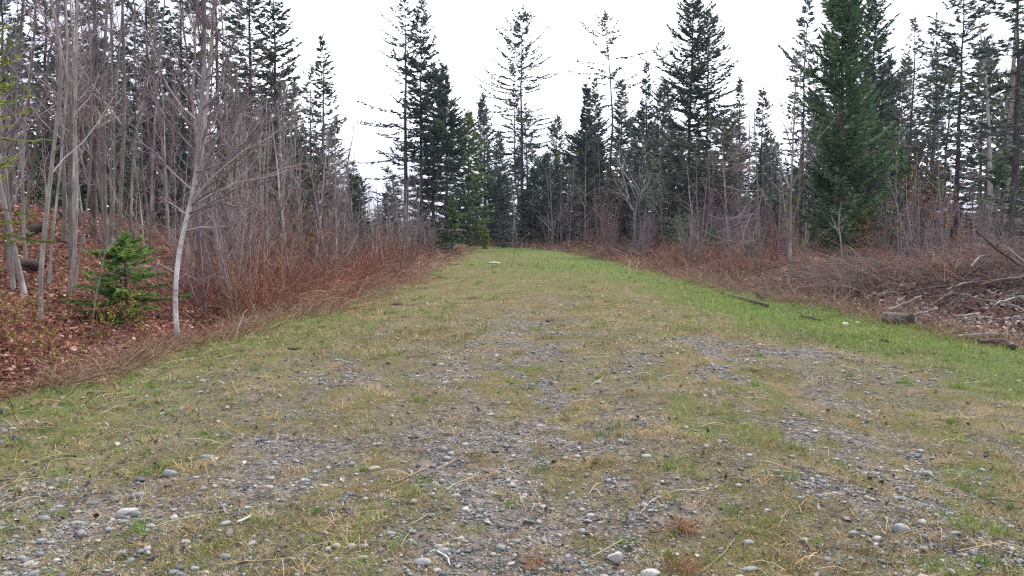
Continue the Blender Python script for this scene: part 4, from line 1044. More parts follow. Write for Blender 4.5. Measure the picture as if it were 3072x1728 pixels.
HS = [
 # px, top, D, half width px, crown base
 (406, -14, 62, 29, .14, 'tall ragged spruce with long sparse boughs reaching into the sky on its left', dict(gap=.34, sp=.5, dens=9, azb=.25, lb=(.35, 1.2), r0=.2, e0=-8, e1=35, dead=40)),
 (422, -2, 63, 19, .22, 'slim dark spruce crowded against the right side of the tall ragged spruce', dict(gap=.16, dens=12, r0=.17, dead=20, p=.7)),
 (447, 65, 60, 24, .05, 'dense black spruce with a spire top stepping down right of the tall pair', dict(gap=.06, dens=15, p=.62, spike=.55, sl=.48, sw=.13)),
 (434, 66, 64, 22, .1, 'dark bushy spruce wedged between the tall pair and the spire topped one', dict(gap=.1, dens=14, p=.6)),
 (468, 112, 72, 15, .05, 'yellow green fir at the right foot of the dark left hand clump', dict(needle='needle_moss', gap=.12, dens=14, p=.6, sl=.45, sw=.13)),
 (485, 94, 100, 16, .05, 'pale blue green spruce standing between the dark clump and the tall twin spruce', dict(needle='needle_blue', gap=.12, dens=10, sl=.5, sw=.12)),
 (498, 131, 92, 12, .05, 'small dark spruce right of the pale blue green one', dict(gap=.1, dens=12, p=.7)),
 (522, 9, 84, 28, .33, 'tall lone twin stemmed spruce in the middle with a bare lower trunk', dict(gap=.22, sp=.62, nb=6, dens=8.5, r0=.22, e0=-16, e1=42, p=.72, stems=((-.75, .88, .1),), sl=.46, sw=.12, lb=(.6, 1.1), dead=16)),
 (527, 103, 88, 17, .3, 'short spruce tucked right behind the tall twin spruce', dict(gap=.2, sp=.55, dens=9)),
 (553, 115, 95, 12, .05, 'narrow spruce halfway between the tall twin spruce and the dense round one', dict(gap=.12, dens=11, p=.7)),
 (540, 158, 86, 16, .03, 'low bushy olive green spruce right of the tall twin trunk', dict(needle='needle_green', gap=.1, dens=12, p=.55)),
 (584, 86, 78, 17, .04, 'dense round shouldered spruce with a thin spike on top', dict(gap=.05, dens=15, p=.38, spike=.8, sl=.5, sw=.14)),
 (595, 79, 80, 13, .06, 'dark slender spruce just right of the dense round shouldered one', dict(gap=.1, dens=13, p=.6, spike=.4)),
 (608, 13, 70, 23, .60, 'tall thin sparse spruce with a crooked bare trunk', dict(gap=.42, sp=.66, nb=5, dens=7.5, r0=.17, e0=-10, e1=28, p=.55, lb=(.4, 1.15), sl=.42, sw=.11, sway=.35, dead=14)),
 (620, 83, 82, 13, .05, 'dark spruce with a blunt top right of the crooked bare trunk', dict(gap=.1, dens=12, p=.7)),
 (647, 62, 70, 17, .04, 'spruce with a very sharp needle like top right of the crooked trunk', dict(gap=.1, dens=13, p=.62, spike=.68)),
 (661, 81, 74, 17, .05, 'olive dark spruce in front of the left side of the tall right hand pair', dict(gap=.1, dens=13, p=.6, needle='needle_brown')),
 (656, 46, 78, 12, .45, 'half dead spruce with a few thin boughs behind the needle topped one', dict(gap=.66, sp=.8, nb=4, dens=6, p=.4, r0=.1)),
 (687, -22, 57, 25, .14, 'tall dark spruce forming the left half of the right hand pair', dict(gap=.1, sp=.46, dens=12, p=.75, r0=.19, dead=24)),
 (706, 9, 58, 28, .16, 'tall spruce with layered drooping boughs, right half of the pair', dict(gap=.2, sp=.52, dens=10, p=.8, r0=.17, e0=-14, dead=30)),
 (722, 120, 52, 24, .03, 'broad low grey green spruce below the tall pair', dict(needle='needle_brown', gap=.12, dens=11, p=.5, dead=20)),
 (690, 140, 52, 22, .04, 'broad dusky spruce at the foot of the tall pair, on its left', dict(needle='needle_brown', gap=.14, dens=11, p=.5, dead=24)),
 (737, 79, 64, 8, .06, 'very narrow spruce left of the bare pale topped trees', dict(gap=.15, dens=10)),
 (760, 89, 62, 12, .05, 'small bluish spruce behind the dead grey tree', dict(needle='needle_blue', gap=.2, dens=9)),
 (799, -4, 50, 17, .22, 'thin hazy spruce with drooping dead lower boughs left of the big green fir', dict(needle='needle_blue', gap=.28, sp=.5, dens=9, r0=.14, e0=-22, e1=35, dead=46)),
 (840, -46, 45, 38, .0, 'big full deep green conifer right of centre with upswept boughs', dict(needle='needle_cedar', gap=.08, sp=.32, dens=15, e0=6, e1=52, p=.72, sl=.62, sw=.085, r0=.2, lb=(.45, 1.15), curl=.38)),
 (868, -24, 56, 22, .06, 'dark spruce pressed behind the right side of the big deep green conifer', dict(gap=.08, dens=12, p=.7, r0=.18)),
 (906, 17, 64, 18, .1, 'spruce with a thin leaning tip right of the big deep green conifer', dict(gap=.3, sp=.55, dens=8, needle='needle_brown', dead=20)),
 (929, 15, 58, 25, .1, 'open spruce with level boughs and sky showing between them', dict(gap=.3, sp=.56, dens=8.5, needle='needle_brown', e0=-6, e1=15, p=.6, dead=26)),
 (954, -20, 48, 34, .1, 'tall wide spruce with long level boughs near the right side', dict(gap=.26, sp=.52, dens=8.5, r0=.18, e0=-8, e1=20, p=.62, dead=34)),
 (984, 40, 60, 22, .1, 'thin grey green spruce behind the pair of pale trunks', dict(gap=.3, sp=.55, dens=8, needle='needle_brown', dead=20)),
 (1011, -60, 33, 42, .30, 'spruce with a thick dark trunk near the right border', dict(gap=.42, sp=.5, dens=8, r0=.14, e0=-6, e1=20, p=.5, dead=24)),
 (1046, -20, 44, 40, .08, 'wide spruce half cut off by the right border', dict(gap=.2, sp=.5, dens=9, r0=.16, dead=20)),
 (326, 38, 55, 17, .05, 'lone pointed spruce rising above the grey thicket on the left', dict(gap=.2, sp=.5, dens=10, p=.75, needle='needle_dark')),
 (312, 66, 58, 11, .08, 'shorter spruce leaning on the left side of the lone pointed one', dict(gap=.3, sp=.5, dens=9, needle='needle_brown')),
 (278, -24, 44, 26, .12, 'dark spruce at the right hand end of the left wood, against the sky', dict(gap=.18, sp=.5, dens=9.5, r0=.18, dead=20)),
 (252, -60, 47, 36, .12, 'tall dark spruce second from the right end of the left wood', dict(gap=.22, sp=.5, dens=9, r0=.2, dead=20)),
 (222, -80, 42, 30, .3, 'dark spruce seen just right of the birch top', dict(gap=.3, sp=.55, dens=8, r0=.17)),
 (186, -70, 45, 34, .15, 'ragged spruce behind the top of the birch', dict(gap=.3, sp=.55, dens=8, r0=.18)),
 (157, -70, 42, 32, .12, 'dark spruce between the thick grey trunk and the birch', dict(gap=.2, sp=.5, dens=9.5, r0=.18)),
 (120, -60, 48, 34, .15, 'spruce behind the thick grey trunks on the left', dict(gap=.32, sp=.55, dens=8, r0=.18, needle='needle_brown')),
 (84, -60, 46, 32, .15, 'thin crowned spruce behind the slender trunks at upper left', dict(gap=.35, sp=.55, dens=8, r0=.17, needle='needle_brown')),
 (52, -60, 44, 30, .15, 'spruce showing between the leftmost pale trunks', dict(gap=.32, sp=.55, dens=8, r0=.17)),
 (12, -60, 46, 34, .12, 'spruce at the far upper left corner', dict(gap=.25, sp=.5, dens=9, r0=.18)),
]
for q, s in enumerate(HS):
    nm = 'spruce_tree'
    if 'big full' in s[5] or s[5].startswith('yellow green fir'): nm = 'fir_tree'
    hero_spruce(s[0], s[1], s[2], s[3], s[4], s[5], nm, q, **s[6])

# small firs near the track
def small_fir(px, py, D, top, hw, label, seed, needle='needle_green', cb=.06, **kw):
    g = np.random.default_rng(2000 + seed)
    b = base_at(px, D) if py is None else ground(px, py)
    D = b[1]; H = at(px, top, D)[2] - b[2]
    Lm = hw / FPX * D * 1.15
    d = dict(sp=max(.10, H * .075), nb=6, e0=-4, e1=35, dens=42 / max(Lm, .3) ** .5, sl=.12 + .05 * H * .5, sw=.03 + .008 * H, gap=.08, p=.75, r0=.016 * H + .008, sway=.02)
    d.update(kw)
    return thing('fir_sapling', conifer(H, cb=cb, Lmax=Lm, needle=needle, g=g, lean=(0, 0), **d), b, label, 'fir')
small_fir(128, 322, None, 237, 50, 'bright green young fir on the leafy bank left of the birch', 1, 'needle_bright', sl=.17, sw=.034, dens=64, e0=-4, e1=26, nb=9, p=.72, sp=.16, curl=.12, lb=(.55, 1.15), gap=.08)
small_fir(-13, None, 10.5, 16, 60, 'yellow green fir reaching in at the left border of the picture', 2, 'needle_olive', .3, sp=.19, nb=7, dens=30, sl=.17, sw=.018, gap=.4, p=.35, e0=-16, e1=28, lb=(.3, 1.15), sway=.1)
small_fir(228, 306, None, 292, 8, 'tiny green fir seedling right of the birch foot', 3, 'needle_olive')
small_fir(452, None, 50, 196, 11, 'bushy green fir sapling where the left brush meets the dark wood', 4)
small_fir(712, None, 40, 228, 9, 'small teal fir in the brush left of the dead grey tree', 5, 'needle_cedar')
small_fir(750, 262, None, 243, 9, 'tiny yellow green fir at the foot of the dead grey tree', 6, 'needle_green')
small_fir(684, None, 44, 214, 20, 'spreading low fir with flat boughs below the tall right hand pair', 7, 'needle_cedar', e1=8, p=.4)
small_fir(788, None, 43, 178, 15, 'slim yellow green fir left of the big deep green conifer', 8, 'needle_olive', gap=.3)
small_fir(502, None, 72, 218, 13, 'young blue green fir at the far end of the grass', 9, 'needle_blue')
small_fir(485, None, 66, 228, 6, 'small yellow green fir at the far left of the grass', 10, 'needle_olive')
small_fir(918, None, 34, 198, 14, 'mossy green young fir in the brush behind the heap', 11, 'needle_brown')
small_fir(898, None, 42, 150, 20, 'ragged yellow green fir right of the big deep green conifer', 12, 'needle_green', gap=.25)
small_fir(1000, None, 40, 150, 24, 'green fir in the shade behind the pair of pale trunks', 13, 'needle_cedar', gap=.25)

# ------------------------------------------------------------------ bare trees one can tell apart
def px_path(pts, D, ext=0.0, n=20, g=rng, yj=.0):
    w = [at(px, py, D) for px, py in pts]
    if ext: d = unit(w[-1] - w[-2]); d = unit(d + np.array([0, 0, .6])); w.append(w[-1] + d * ext)
    p = smooth_path(w, n)
    p[:, 1] += yj * np.sin(np.linspace(0, 3, n)) 
    return p

def hero_bare(pts, w, label, ext=3.5, name='bare_tree', D=None, seed=0, tw=.35, cat='tree', **kw):
    g = np.random.default_rng(3000 + seed)
    b = ground(*pts[0]) if D is None else np.array([at(*pts[0], D)[0], D, 0])
    D = b[1]
    p = px_path(pts, D, ext, 22, g, g.uniform(-.25, .25))
    b = np.array([p[0, 0], p[0, 1], gz(p[0, 0], p[0, 1])])
    p[0] = b - [0, 0, .04]
    p = p - b
    r = w / FPX * D * .5 * (.82 if D < 30 else 1)
    H = p[-1, 2]
    d = dict(n1=16, L1=min(2.0, H * .22), t1=(.28, .98), rmax=.022); d.update(kw)
    return thing(name, bare_tree(p, r, r * tw, g=g, **d), b, label, cat)

HB = [
 ([(9, 272), (9, 232), (12, 170), (13, 120), (18, 60), (25, 0)], 5.5, 'pale grey trunk nearest the left border'),
 ([(40, 320), (38, 268), (44, 192), (50, 120), (57, 66), (53, 30), (44, 0)], 6, 'grey trunk leaning right, then kinking back left at the top, beside the mossy mound', dict(bark='bark_pale')),
 ([(69, 295), (77, 251), (80, 192), (79, 140), (80, 80), (82, 0)], 4.6, 'pale slender trunk leaning right from the middle of the leafy slope', dict(bark='bark_pale')),
 ([(72, 263), (72, 192), (76, 132), (74, 80), (70, 0)], 6.4, 'brownish straight trunk right behind the pale slender leaning one', dict(bark='bark_grey')),
 ([(74, 292), (76, 270), (84, 215), (86, 192), (88, 150), (86, 60), (84, 0)], 3.2, 'thin pale stem close along the right side of the slender leaning trunk'),
 ([(94, 238), (94, 192), (97, 150), (100, 100), (98, 0)], 8, 'thick dark brown trunk standing high on the leafy bank', dict(bark='bark_brown')),
 ([(105, 241), (106, 192), (107, 120), (108, 60), (112, 0)], 6, 'grey trunk just right of the thick dark brown one'),
 ([(117, 270), (119, 230), (121, 192), (124, 140), (125, 90), (123, 0)], 6, 'straight grey brown trunk rising behind the young bright green fir'),
 ([(49, 285), (50, 230), (56, 192), (58, 150), (63, 80), (62, 0)], 3.5, 'thin grey stem right of the kinked trunk', dict(bark='bark_pale')),
 ([(90, 344), (92, 300), (101, 245), (106, 210), (110, 180)], 2.0, 'very thin leaning stem left of the young fir, nearest the track', dict(_ext=1.0, L1=.5)),
 ([(64, 240), (66, 200), (66, 150), (60, 60), (61, 0)], 5, 'grey brown trunk beside the black hooked stick'),
 ([(184, 290), (187, 250), (192, 210), (200, 150), (205, 90), (212, 0)], 7, 'broad pale grey trunk close behind the birch', dict(bark='bark_pale')),
 ([(130, 258), (133, 192), (136, 140), (146, 100), (155, 60), (160, 0)], 3.4, 'curving grey stem between the grey brown trunk and the birch', dict(bark='bark_pale')),
 ([(150, 255), (153, 192), (158, 120), (162, 70), (168, 0)], 3.2, 'slim upright stem left of the birch crown'),
 ([(112, 250), (114, 192), (113, 120), (118, 60), (122, 0)], 3, 'slim stem touching the grey brown trunk on its left', dict(bark='bark_pale')),
 ([(26, 262), (24, 200), (30, 120), (40, 50), (42, 0)], 4, 'grey stem between the leftmost two thick trunks'),
 ([(328, 262), (338, 209), (346, 168), (352, 140)], 3.2, 'grey leaning sapling at the edge of the sky gap on the left', dict(_ext=1.2, L1=1.3, twig='twig_purple')),
 ([(275, 257), (276, 238), (271, 224), (268, 214)], 2.0, 'dark forked sapling in the red brush left of the track', dict(_ext=1.5, bark='bark_brown', L1=1.0)),
 ([(351, 264), (352, 248), (349, 228), (346, 206)], 2.2, 'white crooked dead stem at the edge of the red brush', dict(_ext=.2, bark='bark_pale', twig='twig_pale', L1=.7, n1=7)),
 ([(759.5, 268), (758.8, 219), (757.3, 187), (755.6, 155), (754.3, 122)], 3.4, 'dead grey tree with fine pale boughs hanging to the left', dict(_ext=1.5, twig='twig_grey', n1=30, t1=(.14, .95), L1=2.6, ang=(85, 118), up=.05, azbias=(-1.8, -.5, 0), n2=9, L2=.34, L3=.4, wob=.16, rmax=.008, _tw=.15)),
 ([(790, 262), (791, 211), (793, 163), (796, 106), (797, 60)], 4.2, 'tall pale clumped trunk right of the dead grey tree', dict(_ext=1.0, bark='bark_pale', n1=18, ang=(16, 38), L1=3.2, t1=(.3, .9), up=.1)),
 ([(803, 255), (804, 187), (809, 130), (813, 90)], 2.6, 'thinner stem with upswept limbs beside the tall pale clumped trunk', dict(_ext=1.0, n1=16, ang=(18, 42), L1=3.0, azbias=(.8, -.4, 0), t1=(.25, .9), up=.08)),
 ([(796, 256), (799, 190), (801, 120), (800, 70)], 2.2, 'slim middle stem between the two pale clumped trunks', dict(_ext=1.0, ang=(16, 35), L1=2.2)),
 ([(990, 250), (988, 189), (986, 127), (984, 84), (980, 40)], 7.2, 'pale smooth trunk, left one of the pair at the right border', dict(_ext=1.0, bark='bark_pale', n1=12, L1=1.6)),
 ([(1000, 245), (1004, 205), (1008, 166), (1010, 120), (1013, 65), (1018, 0)], 7.0, 'pale trunk with forking limbs, right one of the pair at the right border', dict(_ext=2.0, bark='bark_pale', n1=14, ang=(25, 45), L1=2.6, t1=(.2, .9), azbias=(.9, -.3, 0))),
 ([(635, 252), (636, 211), (641, 179), (643, 143)], 2.6, 'grey forked bare tree in front of the dark spruces right of the middle', dict(_ext=.6, twig='twig_pale', n1=16, ang=(28, 50), L1=3.8, t1=(.3, .95))),
 ([(654, 250), (655, 200), (654, 160)], 2.0, 'thin bare tree right of the grey forked one', dict(_ext=2.0, L1=2.2)),
 ([(748, 240), (748, 190), (749, 119), (752, 66)], 2.0, 'leafless tree whose bare top shows pale against the sky', dict(_ext=.5, n1=18, ang=(15, 40), L1=3.0, t1=(.35, .95), _D=56)),
 ([(739, 240), (737, 180), (735, 120), (731, 78)], 1.7, 'thin leafless tree left of the pale topped one', dict(_ext=.5, n1=14, ang=(18, 40), L1=2.4, t1=(.35, .95), _D=57)),
 ([(842, 254), (841, 238), (839, 222), (841, 204)], 2.0, 'bleached dead sapling in front of the big deep green conifer', dict(_ext=.1, bark='bark_pale', twig='twig_pale', n1=8, L1=1.0, _D=40)),
 ([(697, 150), (698, 130)], 1, ''),
]
for q, h in enumerate(HB):
    if not h[2]: continue
    kw = dict(h[3]) if len(h) > 3 else {}
    ext = kw.pop('_ext', 3.5); D = kw.pop('_D', None); tw = kw.pop('_tw', .3 if h[0][-1][1] <= 0 else .1)
    hero_bare(h[0], h[1], h[2], ext, 'bare_tree', D, q, tw, **kw)
# pale broken snag among the saplings right of the middle
hero_bare([(661, 247), (661.5, 215), (662, 192)], 3.4, 'pale broken snag without branches right of the grey forked tree', .05, 'snag', None, 77, .8, 'dead tree', bark='bark_pale', n1=3, L1=.4)

# the birch
B0 = ground(178, 341); D0 = B0[1]
pts = [(178, 341), (177, 331), (173.6, 311), (175, 291), (177.5, 258), (183, 229), (190, 207), (195, 192), (199, 132), (205, 66), (204, 0), (205, -60)]
p = px_path(pts, D0, 1.5, 30); p = p - B0; p[0] = (p[0, 0], 0, -.05)
g = np.random.default_rng(77)
ex = []; er = []
def limb(pp, r, dy):
    w = [at(a, b, D0) - B0 for a, b in pp]
    w = smooth_path(w, 6); w[1:5] += g.normal(size=(4, 3)) * .05; w[:, 1] += np.linspace(0, dy, 6)
    ex.append(w); er.append(np.linspace(r * 1.35, r * .4, 6))
for pp, r, dy in [
 ([(196, 190), (225, 140), (256, 95), (287, 52)], .016, -.5), ([(195, 196), (228, 155), (262, 112), (292, 80)], .014, .3), ([(198, 165), (222, 120), (246, 88), (270, 60)], .013, -.9),
 ([(194, 200), (226, 172), (258, 148), (300, 122)], .014, -.4), ([(192, 206), (225, 186), (262, 172), (300, 160)], .013, .5), ([(196, 180), (230, 128), (262, 78), (278, 40)], .012, .9),
 ([(188, 214), (222, 206), (252, 190), (285, 182)], .012, -.6), ([(181, 232), (205, 231), (230, 224), (252, 209), (270, 205)], .011, -.3), ([(184, 222), (210, 209), (238, 200), (255, 186)], .012, .6),
 ([(175, 273), (168, 266), (156, 264), (141, 267)], .011, -.4), ([(177, 281), (190, 277), (205, 276), (214, 279)], .010, .3), ([(187, 214), (172, 208), (160, 206), (146, 200)], .011, .5),
 ([(198, 150), (186, 100), (184, 60), (184, -10)], .02, .5), ([(201, 110), (216, 80), (228, 40), (234, 0)], .016, .4), ([(203, 66), (215, 40), (222, 0)], .014, -.3), ([(194, 192), (172, 170), (160, 150), (148, 130)], .011, -.4),
 ([(199, 140), (180, 118), (166, 100), (150, 88)], .011, .4), ([(192, 205), (240, 176), (262, 160), (284, 136)], .012, -1.0), ([(198, 172), (236, 140), (266, 120), (296, 96)], .012, 1.0)]:
    limb(pp, r, dy)
r = 4.9 / FPX * D0 * .5
par = bare_tree(p, r, .025, n1=20, t1=(.38, .98), L1=1.5, ang=(28, 55), n2=10, n3=5, ang2=(10, 40), wob=.16, bark='birch', twig='twig_grey', g=g, L2=.42, extra=(np.array(ex), np.array(er)), sides=14, tmin=.0022, base_flare=1.25)
thing('birch_tree', par, B0, 'white barked birch leaning over the track edge, its grey branches fanning to the right', 'tree')

# ------------------------------------------------------------------ many alike: thicket, wood behind, brush
def protos(n, f): return [f(k) for k in range(n)]
SAP_H = 6.0
def mk_sap(k, twig, up, L1, n1, ang, r=.058):
    g = np.random.default_rng(4000 + k)
    return bare_tree(wander(SAP_H, (g.normal() * .35, g.normal() * .35), .09, 14, g), r, .006, n1, (.15, .98), L1, ang, 4, 2, up, 'bark_pale' if k % 3 else 'bark_grey', twig, g, .5, .45, 6, tmin=.0035)
sapA = protos(7, lambda k: mk_sap(k, 'twig_purple' if k % 2 else 'twig_grey', .08, 1.35, 17, (18, 44)))
sapB = protos(5, lambda k: mk_sap(20 + k, 'twig_grey', .05, 1.7, 15, (26, 55), .045))
def mk_multi(k, mm=None):
    """a clump: several stems from one root"""
    g = np.random.default_rng(4100 + k)
    mt, mc = MB(), MB()
    ns = 7; st = []; sr = []
    for s in range(ns):
        H = g.uniform(2.2, 3.4); a = g.uniform(0, 6.28); l = g.uniform(.2, 1.1)
        w = wander(H, (math.cos(a) * l, math.sin(a) * l), .06, 10, g); st.append(w); sr.append(np.linspace(.016, .005, 10))
    st = np.array(st); sr = np.array(sr); tubes(mt, st, sr, 5, g.uniform(.2, .8, ns))
    A, ra, _ = spawn(st, sr, 8, (.12, .98), (20, 50), lambda q: .75 * (1.1 - .6 * q), .06, 5, .12, .6, .0035, g); tubes(mc, A, ra, 3, g.uniform(.1, .9, len(A)))
    Bq, rb, _ = spawn(A, ra, 3, (.15, .97), (20, 50), lambda q: .36 + 0 * q, .05, 4, .12, .7, .003, g); tubes(mc, Bq, rb, 3, g.uniform(0, 1, len(Bq)))
    return [('stems', mt.mesh('stems', [mm or 'twig_grey'])), ('twigs', mc.mesh('twigs', [mm or ('twig_purple' if k % 2 else 'twig_grey')]))]
multi = protos(5, mk_multi); multiR = protos(4, lambda k: mk_multi(10 + k, ['cane', 'cane_tan', 'cane', 'brush_grey'][k]))
def mk_cane(k, mat, n=90, hmin=.7, hmax=1.5):
    g = np.random.default_rng(4200 + k)
    a = g.uniform(0, 6.28, n); rr = .55 * np.sqrt(g.uniform(size=n)); lean = g.uniform(.05, .75, n); L = g.uniform(hmin, hmax, n)
    cur = np.stack([np.cos(a) * rr, np.sin(a) * rr, 0 * a - .04], 1); a2 = a + g.normal(size=n) * .8
    d = np.stack([np.cos(a2) * np.sin(lean), np.sin(a2) * np.sin(lean), np.cos(lean)], 1); pts = [cur]
    for s in range(5):
        cur = cur + d * (L / 5)[:, None]; pts.append(cur); d = unit(d + np.array([0, 0, -.16]) + g.normal(size=(n, 3)) * .12)
    P = np.stack(pts, 1); R_ = g.uniform(.003, .006, n)[:, None] * np.linspace(1, .45, 6)[None]
    m = MB(); tubes(m, P, R_, 3, cl(g.beta(2, 2.2, n)))
    Q, rq, _ = spawn(P, R_, 5, (.25, .97), (22, 55), lambda q: .34 + 0 * q, .03, 4, .12, .7, .0024, g); tubes(m, Q, rq, 3, cl(g.beta(2, 2, len(Q))))
    return m.mesh('bramble canes', [mat])
caneA = protos(6, lambda k: mk_cane(k, ['cane', 'cane', 'brush_grey'][k % 3], 60)); caneT = protos(4, lambda k: mk_cane(10 + k, 'cane_tan' if k % 2 else 'brush_grey', 80, .6, 1.3))
def mk_shoot(k, leafmat='leaf_young', n=9, H=.6, leaf=.026, nl=20):
    g = np.random.default_rng(4300 + k)
    m = MB(); a = g.uniform(0, 6.28, n); P = []
    for s in range(n):
        l = g.uniform(.1, .5) * H; P.append(wander(H * g.uniform(.5, 1.1), (math.cos(a[s]) * l, math.sin(a[s]) * l), .04, 8, g) + [g.normal() * .06, g.normal() * .06, -.03])
    P = np.array(P); tubes(m, P, np.full((n, 8), .0028), 3, .45, 1)
    A, ra, _ = spawn(P, np.full((n, 8), .0025), 4, (.3, 1), (25, 60), lambda q: H * .3 + 0 * q, .05, 4, .1, .7, .0016, g); tubes(m, A, ra, 3, .4, 1)
    i = g.integers(0, len(A), n * nl); u = g.integers(0, 3, n * nl); p = A[i, u] + (A[i, u + 1] - A[i, u]) * g.uniform(size=(n * nl, 1)) + g.normal(size=(n * nl, 3)) * leaf * .4
    d = unit(g.normal(size=p.shape)); w = unit(np.cross(d, g.normal(size=p.shape))); L = leaf * g.uniform(.5, 1.2, (n * nl, 1))
    V = np.stack([p, p + d * L * .5 + w * L * .35, p + d * L, p + d * L * .5 - w * L * .35], 1)
    m.add(V.reshape(-1, 3), np.arange(n * nl)[:, None] * 4 + np.arange(4)[None], np.repeat(g.uniform(0, 1, n * nl), 4), 0)
    return m.mesh('leafy shoot', [leafmat, 'cane'], False)
shoots = protos(4, mk_shoot)
orange = protos(3, lambda k: mk_shoot(20 + k, 'bud_orange', 8, 2.0, .07, 22))
yelsh = protos(3, lambda k: mk_shoot(30 + k, 'leaf_young', 8, 2.2, .05, 18))
SPR_H = 10.0
def mk_spr(k, nd):
    g = np.random.default_rng(4400 + k)
    return conifer(SPR_H, .12, [.04, .04, .22, .1][k % 4], g.uniform(1.6, 2.8), sp=g.uniform(.36, .6), dens=8.5, gap=g.uniform(.06, .4), p=g.uniform(.5, 1.0), lean=(g.normal() * .25, 0), e0=g.uniform(-20, 2), needle=nd, g=g, dead=8, sl=.48, sw=.13)
sprs = protos(11, lambda k: mk_spr(k, ['needle_dark', 'needle_brown', 'needle_blue', 'needle_moss', 'needle_dark'][k % 5]))

def put(name, par, x, y, H, H0, label, cat, group, tilt=.05, wide=1.0):
    e = thing(name, par, (x, y, gz(x, y) - .04), label, cat, group, rng.uniform(0, 6.28), H / H0, (rng.normal() * tilt, rng.normal() * tilt))
    if wide != 1.0: e.scale = (H / H0 * wide, H / H0 * wide, H / H0)
    return e
def ppx(x, y): return CX + x / y * FPX
def top_h(x, y, py): return (234 - py) / FPX * y + EYE - gz(x, y)
rng = np.random.default_rng(5)

# grey purple thicket left of the track
SKY_L = ([150, 200, 285, 310, 330, 350, 365, 385, 400, 430, 455, 480], [70, 90, 78, 100, 108, 138, 165, 186, 160, 160, 185, 212])
c = 0
while c < 140:
    y = 14 * (62 / 14) ** rng.uniform(); u = 1.6 + rng.uniform() ** 1.1 * (3 + y * .22); x = float(edge_l(y)) - u
    q = ppx(x, y)
    if q < 205 or q > 470: continue
    if y < 20 and u < 3: continue
    t = np.interp(q, *SKY_L) + rng.exponential(26)
    H = top_h(x, y, min(t, 205))
    if H < 1.2 or H > 11: continue
    put('sapling', (sapA + sapB)[rng.integers(0, 12)], x, y, H, SAP_H, 'thin leafless sapling in the grey purple thicket left of the track', 'sapling', 'saplings of the left thicket', .07, 1.0 if H > 4 else 1.2)
    c += 1
c = 0
while c < 70:
    y = 15 * (64 / 15) ** rng.uniform(); u = 1.2 + rng.uniform() * (2.5 + y * .12); x = float(edge_l(y)) - u
    q = ppx(x, y)
    if q < 190 or q > 470: continue
    put('shrub', multi[rng.integers(0, 5)], x, y, rng.uniform(1.7, 3.0), 3.0, 'many stemmed leafless shrub in the brush at the left side of the track', 'shrub', 'leafless shrubs left of the track', .04)
    c += 1
c = 0
while c < 38:
    y = rng.uniform(34, 80); q = rng.uniform(338, 470); x = (q - CX) / FPX * y
    if x > edge_l(y) - 1.2: continue
    H = top_h(x, y, rng.uniform(182, 206))
    put('sapling', (sapA + sapB)[rng.integers(0, 12)], x, y, max(H, 2.2), SAP_H, 'low leafless sapling below the sky gap left of the track', 'sapling', 'saplings below the sky gap', .07, 1.5)
    c += 1
for q in range(70):
    y = 15 * (55 / 15) ** rng.uniform(); x = float(edge_l(y)) - rng.uniform(.5, 3.2)
    if ppx(x, y) < 205: continue
    put('red_shrub', multiR[rng.integers(0, 4)], x, y, rng.uniform(.9, 2.3), 3.0, 'russet many stemmed shrub at the left edge of the track', 'shrub', 'russet shrubs left of the track', .12, 1.3)
for q in range(40):
    y = 25 * (70 / 25) ** rng.uniform(); x = float(edge_r(y)) + rng.uniform(.5, 4.5)
    put('red_shrub', multiR[rng.integers(0, 4)], x, y, rng.uniform(.7, 1.8), 3.0, 'russet many stemmed shrub in the low brush right of the clearing', 'shrub', 'russet shrubs right of the clearing', .12, 1.3)
# trunks of the wood on the left bank
def mk_tall(k):
    g = np.random.default_rng(4500 + k)
    return bare_tree(wander(11, (g.normal() * .7, g.normal() * .7), .24, 18, g), .065, .015, 26, (.16, .98), 1.5, (28, 62), 6, 3, .06, ['bark_grey', 'bark_pale', 'bark_grey', 'bark_brown'][k % 4], 'twig_grey' if k % 2 else 'twig_purple', g, .5, .45, 8, tmin=.003)
tall = protos(6, mk_tall)
c = 0
while c < 52:
    y = rng.uniform(14, 44); x = float(edge_l(y)) - rng.uniform(4.5, 24); q = ppx(x, y)
    if q < -30 or q > 300: continue
    if q > 225 and y < 30: continue
    put('slender_tree', tall[rng.integers(0, 6)], x, y, rng.uniform(8, 13), 11, 'slender grey leafless tree in the wood on the left bank', 'tree', 'trees of the wood on the left bank', .06, rng.uniform(.45, .9))
    c += 1
c = 0
while c < 30:
    y = rng.uniform(13, 34); x = float(edge_l(y)) - rng.uniform(3, 16); q = ppx(x, y)
    if q < -20 or q > 230: continue
    put('sapling', sapB[rng.integers(0, 5)], x, y, rng.uniform(1.8, 5), SAP_H, 'thin twiggy sapling on the leaf covered left bank', 'sapling', 'saplings on the left bank', .08)
    c += 1
